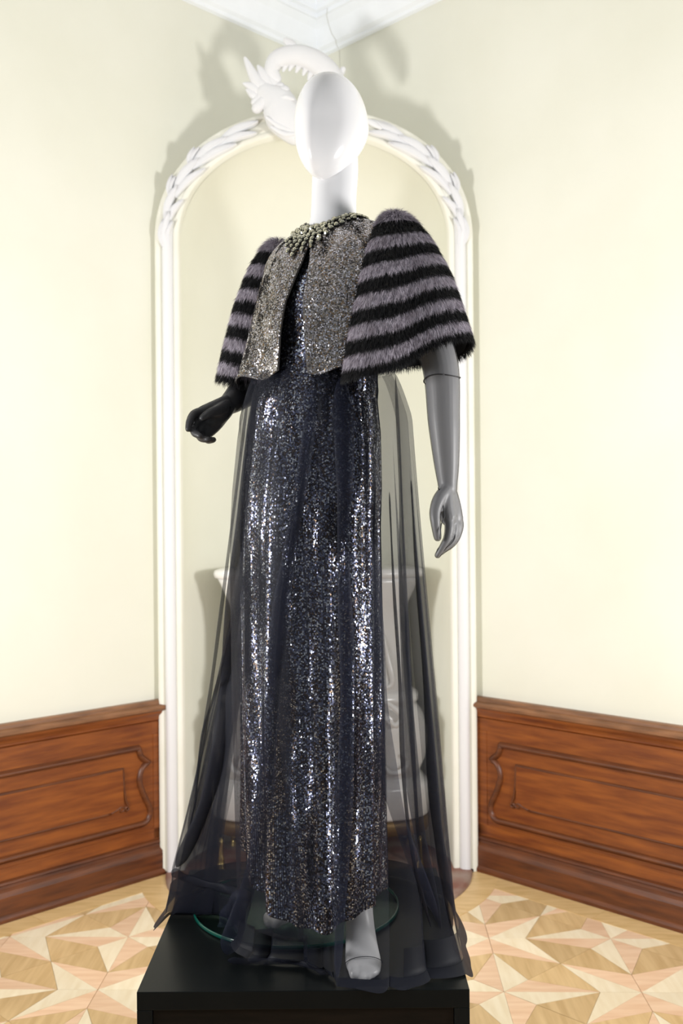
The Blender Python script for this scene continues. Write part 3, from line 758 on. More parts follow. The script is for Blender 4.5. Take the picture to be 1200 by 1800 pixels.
# her left arm, hanging (right in the photo)
YA = 1.97
fore = limb([(716, 470, 2.03), (742, 560, 2.0), (773, 640, 1.975), (780, 740, 1.965), (785, 820, 1.96), (787, 862, 1.955)], 34)
foreR = np.interp(np.linspace(0, 1, 34), [0, .25, .45, .62, .8, .92, 1], [.042, .040, .0355, .0315, .0245, .0195, .0185])
left_arm = [tube_vf(fore, foreR, 24),
    tube_vf(limb([(787, 858, 1.955), (789, 885, 1.952), (792, 908, 1.95)], 8), [.0185, .020, .022, .0235, .024, .024, .023, .021], 18, True, 0.62, (0.75, -0.66, 0.0)),
    tube_vf(limb([(784, 868, 1.945), (785, 890, 1.94), (788, 910, 1.938)], 8), np.linspace(.015, .017, 8), 14),
    tube_vf(limb([(793, 868, 1.965), (798, 890, 1.965), (801, 912, 1.965)], 8), np.linspace(.013, .015, 8), 14),
    fing([(784, 905, 1.935), (790, 922, 1.93), (787, 945, 1.925), (778, 962, 1.925), (769, 976, 1.93)], .0115, .0065),     # index
    fing([(792, 908, 1.948), (799, 926, 1.945), (795, 948, 1.94), (785, 962, 1.938), (771, 973, 1.94)], .0112, .0062),
    fing([(799, 908, 1.962), (805, 926, 1.958), (802, 944, 1.954), (790, 960, 1.95), (772, 968, 1.95)], .0108, .006),
    fing([(804, 908, 1.972), (808, 922, 1.97), (805, 938, 1.966), (795, 952, 1.962), (780, 960, 1.96)], .0095, .0055),
    tube_vf(limb([(784, 862, 1.945), (772, 878, 1.93), (765, 900, 1.92), (766, 922, 1.915), (769, 945, 1.915)], 16), np.interp(np.linspace(0, 1, 16), [0, .3, .7, 1], [.014, .0135, .0105, .0078]), 14)]
YB = 2.13
fore2 = limb([(478, 520, 2.28), (470, 600, 2.30), (458, 668, 2.31), (428, 690, 2.25), (412, 703, 2.20), (398, 714, 2.165)], 34)
fore2R = np.interp(np.linspace(0, 1, 34), [0, .25, .45, .62, .85, 1], [.042, .040, .037, .034, .026, .0195])
right_arm = [tube_vf(fore2, fore2R, 24),
    tube_vf(limb([(402, 712, 2.172), (388, 724, 2.15), (372, 738, 2.128)], 8), [.0195, .021, .023, .025, .026, .0255, .024, .021], 18, True, 0.6, (0.35, 0.85, -0.1)),
    tube_vf(limb([(394, 726, 2.158), (380, 744, 2.14), (368, 756, 2.128)], 8), np.linspace(.016, .015, 8), 14),
    tube_vf(limb([(396, 708, 2.16), (376, 716, 2.135), (356, 724, 2.12)], 8), np.linspace(.016, .013, 8), 14),
    fing([(358, 724, 2.122), (342, 728, 2.105), (334, 740, 2.085), (331, 754, 2.075)], .0118, .0068),           # index, curling down
    fing([(360, 736, 2.125), (344, 748, 2.110), (342, 760, 2.085), (352, 766, 2.070)], .0115, .0075),
    fing([(366, 746, 2.128), (352, 760, 2.110), (354, 770, 2.085), (366, 772, 2.072)], .0112, .0072),
    fing([(374, 754, 2.132), (364, 768, 2.115), (366, 774, 2.095), (375, 773, 2.082)], .0098, .0065),
    tube_vf(limb([(398, 714, 2.150), (384, 722, 2.115), (370, 726, 2.095), (356, 735, 2.082)], 16), np.interp(np.linspace(0, 1, 16), [0, .3, .7, 1], [.015, .0140, .0105, .0080]), 14)]
for parts, mat, lab, side in ((left_arm, M['glove'], 'sheer black long glove on the hanging arm at the right', 'L'), (right_arm, M['glove_shaded'], 'black sheer glove on the bent arm at the left', 'R')):
    me = remeshed('sheer_sleeve', parts, 0.0021, 3)
    inner = offset_mesh(me, -0.0022, 'arm'); inner.materials.clear(); inner.materials.append(M['skin_matte'])
    link(bpy.data.objects.new('arm', inner), man)
    me.materials.append(mat)
    root = empty('evening_glove', tuple(at(787, 860, 1.955) if side == 'L' else at(398, 714, 2.165)), lab, 'glove', 'pair of evening gloves')
    link(bpy.data.objects.new('sheer_sleeve', me), root)
    def seam(pts, r=0.0010): mk('seam', *tube_vf(limb(pts, 24), r, 6), M['seam'], root)
    if side == 'L':
        # rolled edge ring below the fur
        i = 15; T, A_, B_ = frames(fore); t = np.linspace(0, 2 * np.pi, 40)
        c = fore[i]; R = foreR[i] + 0.0008; 
        loop = np.array([c + (A_[i] * math.cos(q) + B_[i] * math.sin(q)) * R + np.array((0, 0, 0.003 * math.sin(q * 2))) for q in t])
        mk('rolled_edge', *tube_vf(loop, 0.0012, 6, True, None, None, False), M['seam'], root)
        seam([(770, 858, 1.939), (776, 868, 1.929), (778, 884, 1.925), (780, 898, 1.922), (781, 908, 1.920), (776, 920, 1.912), (774, 935, 1.906), (773, 946, 1.907)], 0.0011)
        seam([(799, 934, 1.938), (799, 946, 1.934), (793, 955, 1.930), (783, 964, 1.928), (774, 974, 1.93)], 0.0010)
    else:
        seam([(378, 716, 2.112), (392, 711, 2.128), (403, 714, 2.138), (405, 722, 2.136), (400, 732, 2.132)], 0.0010)

# ------------------------------------------------------------------ gown
def gown_shift(z): return np.interp(z, [0, 0.2, 1.17, 1.32], [-0.022, -0.025, -0.025 , 0.0]) 
def ring_tab(tab, z):
    zs_ = [r[0] for r in tab]; return [np.interp(z, zs_, [r[k] for r in tab]) for k in range(1, len(tab[0]))]
GTAB = [(0.085, 0.150, 0.130, 0.0), (0.25, 0.152, 0.133, 0.0), (0.5, 0.157, 0.137, 0.0), (0.8, 0.160, 0.138, 0.0), (0.98, 0.158, 0.136, 0.0), (1.10, 0.152, 0.128, 0.0), (1.19, 0.140, 0.116, 0.0),
        (1.25, 0.126, 0.102, -0.002), (1.34, 0.138, 0.112, -0.006), (1.42, 0.140, 0.104, -0.002), (1.48, 0.135, 0.085, 0.0)]
GZ = np.array([r[0] for r in GTAB])
def gown_pt(psi, z):
    """psi 0 = her front, + to her left"""
    psi = np.asarray(psi, float); z = np.asarray(z, float)
    a_ = np.interp(z, GZ, [r[1] for r in GTAB]); b_ = np.interp(z, GZ, [r[2] for r in GTAB]); yo = np.interp(z, GZ, [r[3] for r in GTAB])
    f = np.clip((1.15 - z) / 1.0, 0, 1)
    pw = (psi + np.pi) % (2 * np.pi) - np.pi
    z = z + (0.105 * np.clip((0.38 - pw) / 1.25, 0, 1) + 0.035 * np.clip((pw - 0.9) / 0.6, 0, 1)) * np.clip((0.5 - z) / 0.4, 0, 1)
    fold = f * (0.0085 * np.sin(9 * psi + 0.6 + 0.5 * np.sin(2 * psi)) + 0.0045 * np.sin(16 * psi + 1.3 - 0.8 * z) + 0.003 * np.sin(5 * psi + 2 + z))
    fold = fold * (0.6 + 1.0 * f)
    W = L2W(np.stack([(a_ + fold) * np.sin(psi), yo - (b_ + fold) * np.cos(psi), z + 0.0 * psi], -1))
    W[..., 0] += gown_shift(z)
    return W
gown = empty('sequin_gown', tuple(ROOT), 'long dark navy column gown covered in sequins worn by the mannequin', 'gown')
PS = np.linspace(-np.pi, np.pi, 181)[:-1]
ZG = np.concatenate([np.linspace(0.085, 1.15, 60), np.linspace(1.16, 1.48, 24)])
grid('gown_cloth', gown_pt(PS[None, :] + 0 * ZG[:, None], ZG[:, None] + 0 * PS[None, :]), M['dress_cloth'], gown, True)
PI_ = gown_pt(PS[None, :] + 0 * ZG[:20, None], ZG[:20, None] + 0 * PS[None, :])
ctr = L2W(np.array((0, 0, 0.0)))[:2] + np.array((-0.023, 0)); PI_[..., :2] = ctr + (PI_[..., :2] - ctr) * 0.965
grid('lining', PI_, M['lining'], gown, True, flip=True)

def smooth_noise(shape, sx, sy, seed):
    r = np.random.default_rng(seed); h, w = shape
    gh, gw = max(2, int(h / sy) + 2), max(2, int(w / sx) + 2)
    G = r.standard_normal((gh, gw)); y = np.linspace(0, gh - 1.001, h); x = np.linspace(0, gw - 1.001, w)
    yi, xi = y.astype(int), x.astype(int); fy, fx = (y - yi)[:, None], (x - xi)[None, :]
    fy = fy * fy * (3 - 2 * fy); fx = fx * fx * (3 - 2 * fx)
    return (G[yi][:, xi] * (1 - fy) * (1 - fx) + G[yi + 1][:, xi] * fy * (1 - fx) + G[yi][:, xi + 1] * (1 - fy) * fx + G[yi + 1][:, xi + 1] * fy * fx)

def sequins(name, P, Tn, Tu, mat, parent, size, jit, seed, nx=None, ny=None, lift=0.0012, shingle=0.09):
    """P points, Tn normals, Tu 'down' directions; one hexagonal sequin each"""
    r = np.random.default_rng(seed); n = len(P)
    S = np.cross(Tn, Tu); S /= np.linalg.norm(S, axis=1)[:, None]
    D = np.cross(S, Tn)
    tx = r.normal(0, jit, n) + (nx if nx is not None else 0); ty = r.normal(0, jit * 1.25, n) - shingle + (ny if ny is not None else 0)
    N2 = Tn + S * tx[:, None] + D * ty[:, None]; N2 /= np.linalg.norm(N2, axis=1)[:, None]
    A1 = S - N2 * np.sum(S * N2, 1)[:, None]; A1 /= np.linalg.norm(A1, axis=1)[:, None]; B1 = np.cross(N2, A1)
    sz = size * r.uniform(0.85, 1.1, n)
    C = P + Tn * lift
    V = np.empty((n, 6, 3))
    for k in range(6):
        a_ = k * math.pi / 3
        V[:, k] = C + (A1 * math.cos(a_) + B1 * math.sin(a_)) * sz[:, None]
    o = poly_soup(name, V.reshape(-1, 3), 6, mat, parent); o['kind'] = 'stuff'; return o

def surf_sequins(name, fn, U, Vv, mat, parent, size, jit, seed, mask=None, cn=(30, 30), amp=0.1, flipn=1, **kw):
    """fn(u,v) surface; U columns, V rows"""
    uu, vv = np.meshgrid(U, Vv)
    uu = uu + np.random.default_rng(seed).normal(0, 0.12, uu.shape) * (U[1] - U[0])
    vv = vv + (np.arange(uu.shape[1]) % 2)[None, :] * 0.5 * (Vv[1] - Vv[0]) + np.random.default_rng(seed + 5).normal(0, 0.10, uu.shape) * (Vv[1] - Vv[0])
    e = 1e-3
    P = fn(uu, vv); Pu = fn(uu + e, vv) - fn(uu - e, vv); Pv = fn(uu, vv + e) - fn(uu, vv - e)
    N = np.cross(Pu, Pv) * flipn; N /= np.linalg.norm(N, axis=-1)[..., None] + 1e-12
    D = -Pv * np.sign(np.mean(Pv[..., 2])); D /= np.linalg.norm(D, axis=-1)[..., None] + 1e-12
    nx = smooth_noise(uu.shape, cn[0], cn[1], seed + 1) * amp; ny = smooth_noise(uu.shape, cn[0] * 1.3, cn[1] * 1.2, seed + 2) * amp
    nx = nx + np.random.default_rng(seed + 3).normal(0, 0.06, uu.shape[1])[None, :]
    m = np.ones(uu.shape, bool) if mask is None else mask(uu, vv, P)
    return sequins(name, P[m], N[m], D[m], mat, parent, size, jit, seed + 9, nx[m], ny[m], **kw)
nc = 320; U = np.linspace(-np.pi, np.pi, nc, endpoint=False)
surf_sequins('skirt_sequins', gown_pt, U, np.arange(0.087, 1.17, 0.0033), M['seq_dress'], gown, 0.0020, 0.085, 11, cn=(4, 45), amp=0.25)
U = np.linspace(-2.3, 2.3, 184)
surf_sequins('bodice_sequins', gown_pt, U, np.arange(1.172, 1.47, 0.0033), M['seq_dress'], gown, 0.0020, 0.10, 21, cn=(4, 25), amp=0.22)

# ------------------------------------------------------------------ sequinned bolero with fur sleeves
BT = [  # ring: lateral a, depth front b, depth back bb, z side, z front, z back
    (0.058, 0.058, 0.052, 1.560, 1.535, 1.570), (0.085, 0.075, 0.062, 1.548, 1.512, 1.560), (0.125, 0.098, 0.075, 1.530, 1.480, 1.535), (0.155, 0.113, 0.09, 1.50, 1.44, 1.49),
    (0.168, 0.128, 0.10, 1.44, 1.38, 1.42), (0.170, 0.138, 0.105, 1.36, 1.33, 1.35), (0.170, 0.143, 0.11, 1.28, 1.275, 1.28), (0.172, 0.148, 0.115, 1.215, 1.218, 1.22)]
BT = np.array(BT); BTD = catmull(BT, 120)
def bol_pt(psi, t):
    psi = np.asarray(psi, float); t = np.clip(np.asarray(t, float), 0, 1)
    x = t * (len(BTD) - 1)
    g = lambda k: np.interp(x, np.arange(len(BTD)), BTD[:, k])
    a_, b_, bb, zs_, zf, zb = [g(k) for k in range(6)]
    c, s = np.cos(psi), np.sin(psi)
    dep = np.where(c > 0, b_, bb); z = zs_ + np.where(c > 0, (zf - zs_) * c ** 2, (zb - zs_) * c ** 2)
    wv = np.clip((t - 0.75) / 0.25, 0, 1) * 0.006 * np.sin(psi * 8 + 1)
    z = z + wv * 1.2
    dep = dep + wv
    sd = np.clip((np.abs((psi + np.pi) % (2 * np.pi) - np.pi) - 0.85) / 0.35, 0, 1); z = z + 0.045 * sd * np.clip((t - 0.7) / 0.3, 0, 1) * np.where(s > 0, 1, 0.2)
    fl = 0.034 * np.clip((t - 0.55) / 0.45, 0, 1) ** 1.3 * np.exp(-((((psi + np.pi) % (2 * np.pi) - np.pi) + 0.95) / 0.42) ** 2)
    a_ = a_ + fl; dep = dep + fl
    return L2W(np.stack([(a_) * s, -dep * c, z], -1))
def open_l(t): return np.interp(t, [0, 0.25, 0.4, 0.6, 0.8, 1.0], [0.10, 0.17, 0.20, 0.20, 0.28, 0.36])     # her left front edge
def open_r(t): return np.interp(t, [0, 0.25, 0.4, 0.6, 0.8, 1.0], [0.06, 0.12, 0.08, -0.06, -0.07, -0.02])
bol = empty('bolero_jacket', tuple(L2W(np.array((0, 0, 1.22)))), 'cropped gunmetal sequin bolero with striped fur sleeves over the gown', 'jacket')
tt = np.linspace(0, 1, 50)
for nm, e0, e1 in (('left_front', open_l, lambda t: 1.62 + 0 * t), ('right_front', open_r, lambda t: -1.62 + 0 * t)):
    u = np.linspace(0, 1, 40)
    PSI = e0(tt)[:, None] * (1 - u) + e1(tt)[:, None] * u
    o = grid(nm, bol_pt(PSI, tt[:, None] + 0 * u[None, :]), M['bolero_cloth'], bol)
    sm = o.modifiers.new('solid', 'SOLIDIFY'); sm.thickness = 0.003; sm.offset = 0
    o.name = 'front_panel'
    sgn = 1 if nm == 'left_front' else -1
    def mask(uu, vv, P, e0=e0, sgn=sgn):
        return (uu * sgn > e0(vv) * sgn + 0.008) & (uu * sgn < 1.6)
    U = np.arange(-0.2, 1.62, 0.0175) * sgn
    U = np.sort(U)
    surf_sequins('sequins', bol_pt, U, np.linspace(0.01, 0.998, 158), M['seq_bolero'], o, 0.0018, 0.12, 31 if sgn > 0 else 37, mask=mask, cn=(6, 10), amp=0.14, flipn=-1, lift=0.0026)
    ed = bol_pt(e0(np.linspace(0.05, 1, 60)), np.linspace(0.05, 1, 60))
    hem = bol_pt(e0(1.0) * (1 - np.linspace(0, 1, 50)) + sgn * 1.6 * np.linspace(0, 1, 50), np.ones(50))
    mk('hem_piping', *tube_vf(hem, 0.0012, 6), M['bolero_cloth'], o)
    mk('edge_piping', *tube_vf(ed, 0.0012, 6), M['bolero_cloth'], o)
u = np.linspace(1.62, 2 * np.pi - 1.62, 60)
o = grid('back_panel', bol_pt(u[None, :] + 0 * tt[:, None], tt[:, None] + 0 * u[None, :]), M['bolero_cloth'], bol)
sm = o.modifiers.new('solid', 'SOLIDIFY'); sm.thickness = 0.003; sm.offset = 0
surf_sequins('sequins', bol_pt, np.arange(1.62, 2 * np.pi - 1.62, 0.0185), np.linspace(0.01, 0.998, 150), M['seq_bolero'], o, 0.0016, 0.14, 41, cn=(16, 16), amp=0.10, flipn=-1, lift=0.0026)

# fur sleeves
def sleeve_pt(t, th, side):
    """t 0 shoulder .. 1 hem, th around; side +1 her left"""
    t = np.asarray(t, float); th = np.asarray(th, float)
    g = np.clip(t, 0.0, 1) ** 0.45
    w = 1.0 if side > 0 else 0.80
    a_ = 0.112 * g * (1.0 if side > 0 else 0.9); b_ = 0.150 * g * w
    cx = np.interp(t, [0, 0.15, 0.5, 1], [0.158, 0.172, 0.192, 0.208]); cz = np.interp(t, [0, 0.08, 1], [1.545, 1.518, 1.224])
    fl = 0.012 * t * np.sin(3 * th + 0.7) + 0.007 * t * np.sin(5 * th + 2)
    x = cx + (a_ + fl) * np.cos(th); y = (b_ + fl) * np.sin(th) + (0.005 if side > 0 else 0.03 * t)
    z = cz + t * (np.where(np.cos(th) > 0, 0.046 * np.cos(th) ** 2, 0.0) if side > 0 else 0.036 * np.cos(th)) + (0.034 if side > 0 else 0.0) * t * np.sin(th)
    return L2W(np.stack([x * side, y, z], -1))
def fur_band(sleeve, side, t0, t1, mat, n_hair, seed, tuft=False, last=False):
    r = np.random.default_rng(seed)
    th = np.linspace(0, 2 * np.pi, 64, endpoint=False); tb = np.linspace(t0, t1, 5)
    P = sleeve_pt(tb[:, None] + 0 * th[None, :], th[None, :] + 0 * tb[:, None], side)
    F = grid_faces(5, 64, True)
    if side < 0: F = [f[::-1] for f in F]
    V = [P.reshape(-1, 3)]; nv = 5 * 64
    # hairs: tapered 3-point ribbons
    T = r.uniform(t0, t1, n_hair) ; 
    H = r.uniform(0, 2 * np.pi, n_hair)
    e = 1e-3
    p = sleeve_pt(T, H, side); pt = sleeve_pt(np.minimum(T + e, 1), H, side) - sleeve_pt(np.minimum(T + e, 1) - 2 * e, H, side); ph = sleeve_pt(T, H + e, side) - sleeve_pt(T, H - e, side)
    D = pt / (np.linalg.norm(pt, axis=1)[:, None] + 1e-12)
    N = np.cross(ph, pt) ; N /= np.linalg.norm(N, axis=1)[:, None] + 1e-12
    cen = L2W(np.stack([np.full(n_hair, 0.19 * side), np.zeros(n_hair), np.interp(T, [0, 1], [1.45, 1.2])], -1))
    sg = np.sign(np.sum(N * (p - cen), 1)); N *= sg[:, None]
    L = r.uniform(0.013, 0.021, n_hair) * (1.15 if tuft else 1.0)
    rnd = r.normal(0, 0.11, (n_hair, 3))
    clump = np.sin(H * 37 + T * 50)[:, None] * 0.10 * (ph / (np.linalg.norm(ph, axis=1)[:, None] + 1e-12))
    out = 0.40 + r.uniform(-0.12, 0.16, n_hair) + (0.9 if tuft else 0.0) * np.exp(-T / 0.05)
    d1 = D * 0.8 + N * out[:, None] + rnd + clump; d1 /= np.linalg.norm(d1, axis=1)[:, None]
    d2 = D * 1.0 + N * (out * 0.35)[:, None] + rnd * 1.3 + clump * 1.5 + np.array((0, 0, -0.15)); d2 /= np.linalg.norm(d2, axis=1)[:, None]
    q1 = p + d1 * (L * 0.5)[:, None]; q2 = q1 + d2 * (L * 0.5)[:, None]
    sdir = np.cross(d1, N + r.normal(0, 0.5, (n_hair, 3))); sdir /= np.linalg.norm(sdir, axis=1)[:, None] + 1e-12
    w = 0.00036
    HV = np.stack([p - sdir * w, p + sdir * w, q1 + sdir * w * 0.8, q1 - sdir * w * 0.8, q2], 1).reshape(-1, 3)
    b = nv + np.arange(n_hair) * 5
    V = np.concatenate([V[0], HV])
    # assemble by hand for speed
    nq = len(F); loops = [i for f in F for i in f]
    hl = np.stack([b, b + 1, b + 2, b + 3, b + 3, b + 2, b + 4], 1).ravel()
    me = bpy.data.meshes.new('fur_band'); me.vertices.add(len(V)); me.vertices.foreach_set('co', V.astype(np.float32).ravel())
    LP = np.concatenate([np.array(loops), hl]).astype(np.int32)
    me.loops.add(len(LP)); me.loops.foreach_set('vertex_index', LP)
    ls = np.concatenate([np.arange(nq) * 4, nq * 4 + np.stack([np.arange(n_hair) * 7, np.arange(n_hair) * 7 + 4], 1).ravel()]).astype(np.int32)
    lt = np.concatenate([np.full(nq, 4), np.tile([4, 3], n_hair)]).astype(np.int32)
    me.polygons.add(len(ls)); me.polygons.foreach_set('loop_start', ls)
    try: me.polygons.foreach_set('loop_total', lt)
    except Exception: pass
    me.materials.append(mat); me.update(calc_edges=True); me.validate()
    me.polygons.foreach_set('use_smooth', [True] * len(me.polygons))
    o = link(bpy.data.objects.new('fur_band', me), sleeve)
    return o
bounds = [0.0, 0.070, 0.165, 0.245, 0.338, 0.418, 0.512, 0.592, 0.685, 0.765, 0.858, 0.935, 1.0]
for side, nm in ((1, 'l'), (-1, 'r')):
    th = np.linspace(0, 2 * np.pi, 64, endpoint=False); tb = np.linspace(0.01, 1, 24)
    base = sleeve_pt(tb[:, None] + 0 * th[None, :], th[None, :] + 0 * tb[:, None], side)
    cen = L2W(np.stack([np.full(24, 0.19 * side), np.zeros(24), np.linspace(1.5, 1.22, 24)], -1))[:, None, :]
    inn = base.copy(); inn[..., :2] = cen[..., :2] + (base[..., :2] - cen[..., :2]) * 0.95
    sl = grid('fur_sleeve', inn, M['fur_black'], bol, True)
    for k in range(12):
        fur_band(sl, side, bounds[k], bounds[k + 1], M['fur_grey'] if k % 2 == 0 else M['fur_black'], int(3200 + 7800 * bounds[k + 1]) if side > 0 else int(2400 + 5200 * bounds[k + 1]), 100 + k + (50 if side < 0 else 0), tuft=(k == 0))

# ------------------------------------------------------------------ necklace of smoky crystals
neck = empty('crystal_necklace', tuple(L2W(np.array((0, -0.05, 1.5)))), 'collar necklace of smoky oval crystals around the mannequin neck', 'necklace')
def gem_mesh(name, rx, ry, h):
    V = []; n = 10
    for r, z in ((1.0, 0.0), (1.0, 0.30), (0.84, 0.45), (0.50, 1.0)):
        for k in range(n):
            a_ = 2 * math.pi * k / n; V.append((rx * r * math.cos(a_), ry * r * math.sin(a_), h * z))
    F = grid_faces(4, n, True); F.append(tuple(3 * n + k for k in range(n)))
    me = mesh_data(name, V, F, [M['crystal'], M['setting']], False)
    for i, p in enumerate(me.polygons): p.material_index = 1 if i < 2 * n else 0
    return me
gems = [gem_mesh('stone', 0.0058, 0.0066, 0.0050), gem_mesh('stone', 0.0045, 0.0052, 0.0044), gem_mesh('stone', 0.0068, 0.0054, 0.0052)]
nstone = 0
def put_stone(P, N, kind, up=(0, 0, 1)):
    global nstone
    N = Vector(N).normalized(); X = Vector(up).cross(N).normalized(); Yv = N.cross(X)
    mw = Matrix.Translation(Vector(P)) @ Matrix((X, Yv, N)).transposed().to_4x4() @ Matrix.Rotation(random.uniform(-.6, .6), 4, 'Z') @ Matrix.Rotation(random.uniform(-.25, .25), 4, 'X')
    o = bpy.data.objects.new('stone', gems[kind]); COL.objects.link(o); o.parent = neck
    o.matrix_parent_inverse = Matrix.Translation(-neck.location); o.matrix_basis = mw; nstone += 1
def bol_n(psi, t, e=2e-3):
    p = bol_pt(psi, t); n = np.cross(bol_pt(psi + e, t) - bol_pt(psi - e, t), bol_pt(psi, t + e) - bol_pt(psi, t - e)); n = -n / (np.linalg.norm(n) + 1e-12)
    if n @ (p - L2W(np.array((0, 0, 1.40)))) < 0: n = -n
    return p, n
for row, (t, step, k0) in enumerate([(0.0, 0.19, 1), (0.055, 0.165, 0), (0.110, 0.145, 2), (0.155, 0.14, 0)]):
    ps = -2.5
    while ps < 2.5:
        jit = random.uniform(-0.3, 0.3) * step
        if not (row == 3 and abs(ps) > 1.2):
            p, n = bol_n(np.array(ps + jit), np.array(t + random.uniform(-0.008, 0.008)))
            if row == 0: n = n * 0.5 + np.array((p[0] - L2W(np.array((0, 0, 1.5)))[0], p[1] - L2W(np.array((0, 0, 1.5)))[1], 0.0)) * 8
            n = n / np.linalg.norm(n)
            put_stone(p + n * 0.004, n, random.choice([0, 0, 1, 2]))
        ps += step
for ps, ln in [(-0.58, 2), (-0.40, 3), (-0.24, 4), (-0.10, 5), (0.04, 4), (0.18, 4), (0.32, 3), (0.46, 2), (0.60, 1)]:
    for k in range(ln):
        t = 0.182 + 0.040 * k + random.uniform(-.006, .006)
        p, n = bol_n(np.array(ps * (1 + 0.05 * k)), np.array(t)); put_stone(p + n * 0.006, n, random.choice([0, 0, 1]))
        if k:
            p0, n0 = bol_n(np.array(ps * (1 + 0.05 * (k - 1))), np.array(t - 0.04))
            mk('chain_link', *tube_vf(np.array([p0 + n0 * .004, (p + p0) / 2 + n * .0045, p + n * .004]), 0.0009, 5), M['setting'], neck)

# ------------------------------------------------------------------ tulle overskirt
# plan outline at the hem and just above the plinth, going round from the front over her left, the back and her right
HEM = [(-0.012, 1.945), (0.05, 1.936), (0.105, 1.940), (0.18, 1.975), (0.252, 2.03), (0.268, 2.18), (0.245, 2.40), (0.11, 2.57), (-0.10, 2.60), (-0.29, 2.55), (-0.425, 2.43), (-0.445, 2.32),
       (-0.345, 2.305), (-0.265, 2.285), (-0.245, 2.17), (-0.215, 2.085), (-0.185, 2.063), (-0.15, 2.066), (-0.085, 2.05), (-0.045, 2.02), (-0.022, 1.98)]
LOW = [(-0.008, 1.982), (0.05, 1.978), (0.11, 1.992), (0.168, 2.025), (0.222, 2.08), (0.237, 2.2), (0.213, 2.37), (0.10, 2.49), (-0.10, 2.52), (-0.28, 2.48), (-0.382, 2.39), (-0.398, 2.31),
       (-0.315, 2.28), (-0.250, 2.25), (-0.225, 2.165), (-0.20, 2.105), (-0.17, 2.085), (-0.14, 2.068), (-0.085, 2.035), (-0.05, 2.01), (-0.025, 1.992)]
WC = L2W(np.array((0, 0, 1.2)))[:2]
NT = 760
hem_c = catmull(np.array(HEM), NT, True); low_c = catmull(np.array(LOW), NT, True)
ang = np.unwrap(np.arctan2(low_c[:, 1] - WC[1], low_c[:, 0] - WC[0]))
s = np.linspace(0, 1, NT, endpoint=False)
def closed_interp(C, q):
    q = np.mod(q, 1.0) * NT; i = np.floor(q).astype(int) % NT; f = (q - np.floor(q))[..., None]; return C[i] * (1 - f) + C[(i + 1) % NT] * f
ang_s = ang[0] + (ang[-1] - ang[0]) * s            # evenly spread gathers at the waist
ang_m = 0.45 * ang + 0.55 * ang_s
rw = np.random.default_rng(3)
phase = 2 * np.pi * (16 * s) + 1.6 * np.sin(2 * np.pi * (2 * s + 0.15)) + 0.9 * np.sin(2 * np.pi * (5 * s + 0.4)) + 0.4
pamp = 0.55 + 0.45 * np.sin(2 * np.pi * (7 * s + 0.2)) * np.sin(2 * np.pi * (3 * s + 0.6))
sf = (s - 0.04 + 0.5) % 1.0 - 0.5
pamp = pamp * (1 - 0.75 * np.exp(-(sf / 0.055) ** 2))
ZT = np.concatenate([np.linspace(1.235, 0.30, 60), np.linspace(0.285, 0.10, 16), np.linspace(0.09, 0.014, 9), np.linspace(0.0125, 0.004, 8)])
rows = []; nW = len(ZT)
for z in ZT:
    f = np.clip((1.235 - z) / 1.135, 0, 1)               # 0 waist .. 1 at z = 0.10
    # overlapping pleats: the outline parameter runs forwards and backwards
    q = s + pamp * np.sin(phase) * 0.026 * (0.35 + 0.65 * min(1, f * 2.2)) * (1 - 0.35 * max(0, f - 0.6) / 0.4)
    wa = np.interp(np.mod(q, 1.0), np.append(s, 1.0), np.append(ang_m, ang_m[0] - 2 * np.pi if ang[-1] < ang[0] else ang_m[0] + 2 * np.pi))
    wr = 0.155 + 0.0 * wa
    wk = 0.80 + 0.20 * min(1.0, f / 0.09) ** 0.7
    ws = np.stack([WC[0] - 0.004 * wk + 0.184 * wk * np.cos(wa), WC[1] + 0.155 * wk * np.sin(wa)], 1)
    lo = closed_interp(low_c, q)
    g = f ** 1.18
    P2 = ws * (1 - g) + lo * g
    if z < 0.10:
        h = 0.35 * ((0.10 - z) / 0.086) ** 2 if z > 0.0135 else 0.35 + 0.65 * (0.014 - z) / 0.010
        P2 = P2 * (1 - h) + closed_interp(hem_c, q) * h
    c2 = np.array((-0.06, 2.2)) * f + WC * (1 - f)
    d = P2 - c2; d /= np.linalg.norm(d, axis=1)[:, None]
    P2 = P2 + d * (np.cos(phase) * pamp * 0.020 * (0.3 + 0.7 * min(1, f * 1.6)))[:, None]
    # stay outside the gown
    gsh = np.clip((z - 0.9) / 0.6, 0, 1.2) * 0.03 + gown_shift(z)
    lx = P2[:, 0] - ROOT[0] - gsh; ly = P2[:, 1] - ROOT[1]
    bx = lx * cp - ly * sp; by = lx * sp + ly * cp
    a_ = np.interp(z, GZ, [r[1] for r in GTAB]) + 0.019; b_ = np.interp(z, GZ, [r[2] for r in GTAB]) + 0.019
    if z > 0.07:
        k = np.sqrt((bx / a_) ** 2 + (by / b_) ** 2); m = np.maximum(1.0, 1.0 / np.maximum(k, 1e-6)) 
        m = np.where(k < 1, m + 0.03 * (0.5 + 0.5 * np.cos(phase)) * pamp, 1.0)
        bx, by = bx * m, by * m
        P2 = np.stack([bx * cp + by * sp, -bx * sp + by * cp], 1) + np.array((ROOT[0] + gsh, ROOT[1]))
    zz_ = np.full(NT, PZ + z)
    # the hem slips over the plinth edges
    over = np.maximum.reduce([P2[:, 0] - PX1, PX0 - P2[:, 0], PY0 - P2[:, 1], np.zeros(NT)])
    if z < 0.088: zz_ = zz_ - np.clip(over * 1.0, 0, 0.05) * ((0.10 - z) / 0.094)
    rows.append(np.stack([P2[:, 0], P2[:, 1], zz_], 1))
TU = np.array(rows)
over = empty('tulle_overskirt', (-0.06, 2.2, PZ), 'transparent navy tulle overskirt with wide hem spreading over the plinth', 'skirt')
cut = nW - 8
grid('tulle_layer', TU[:cut + 1], M['tulle'], over, True)
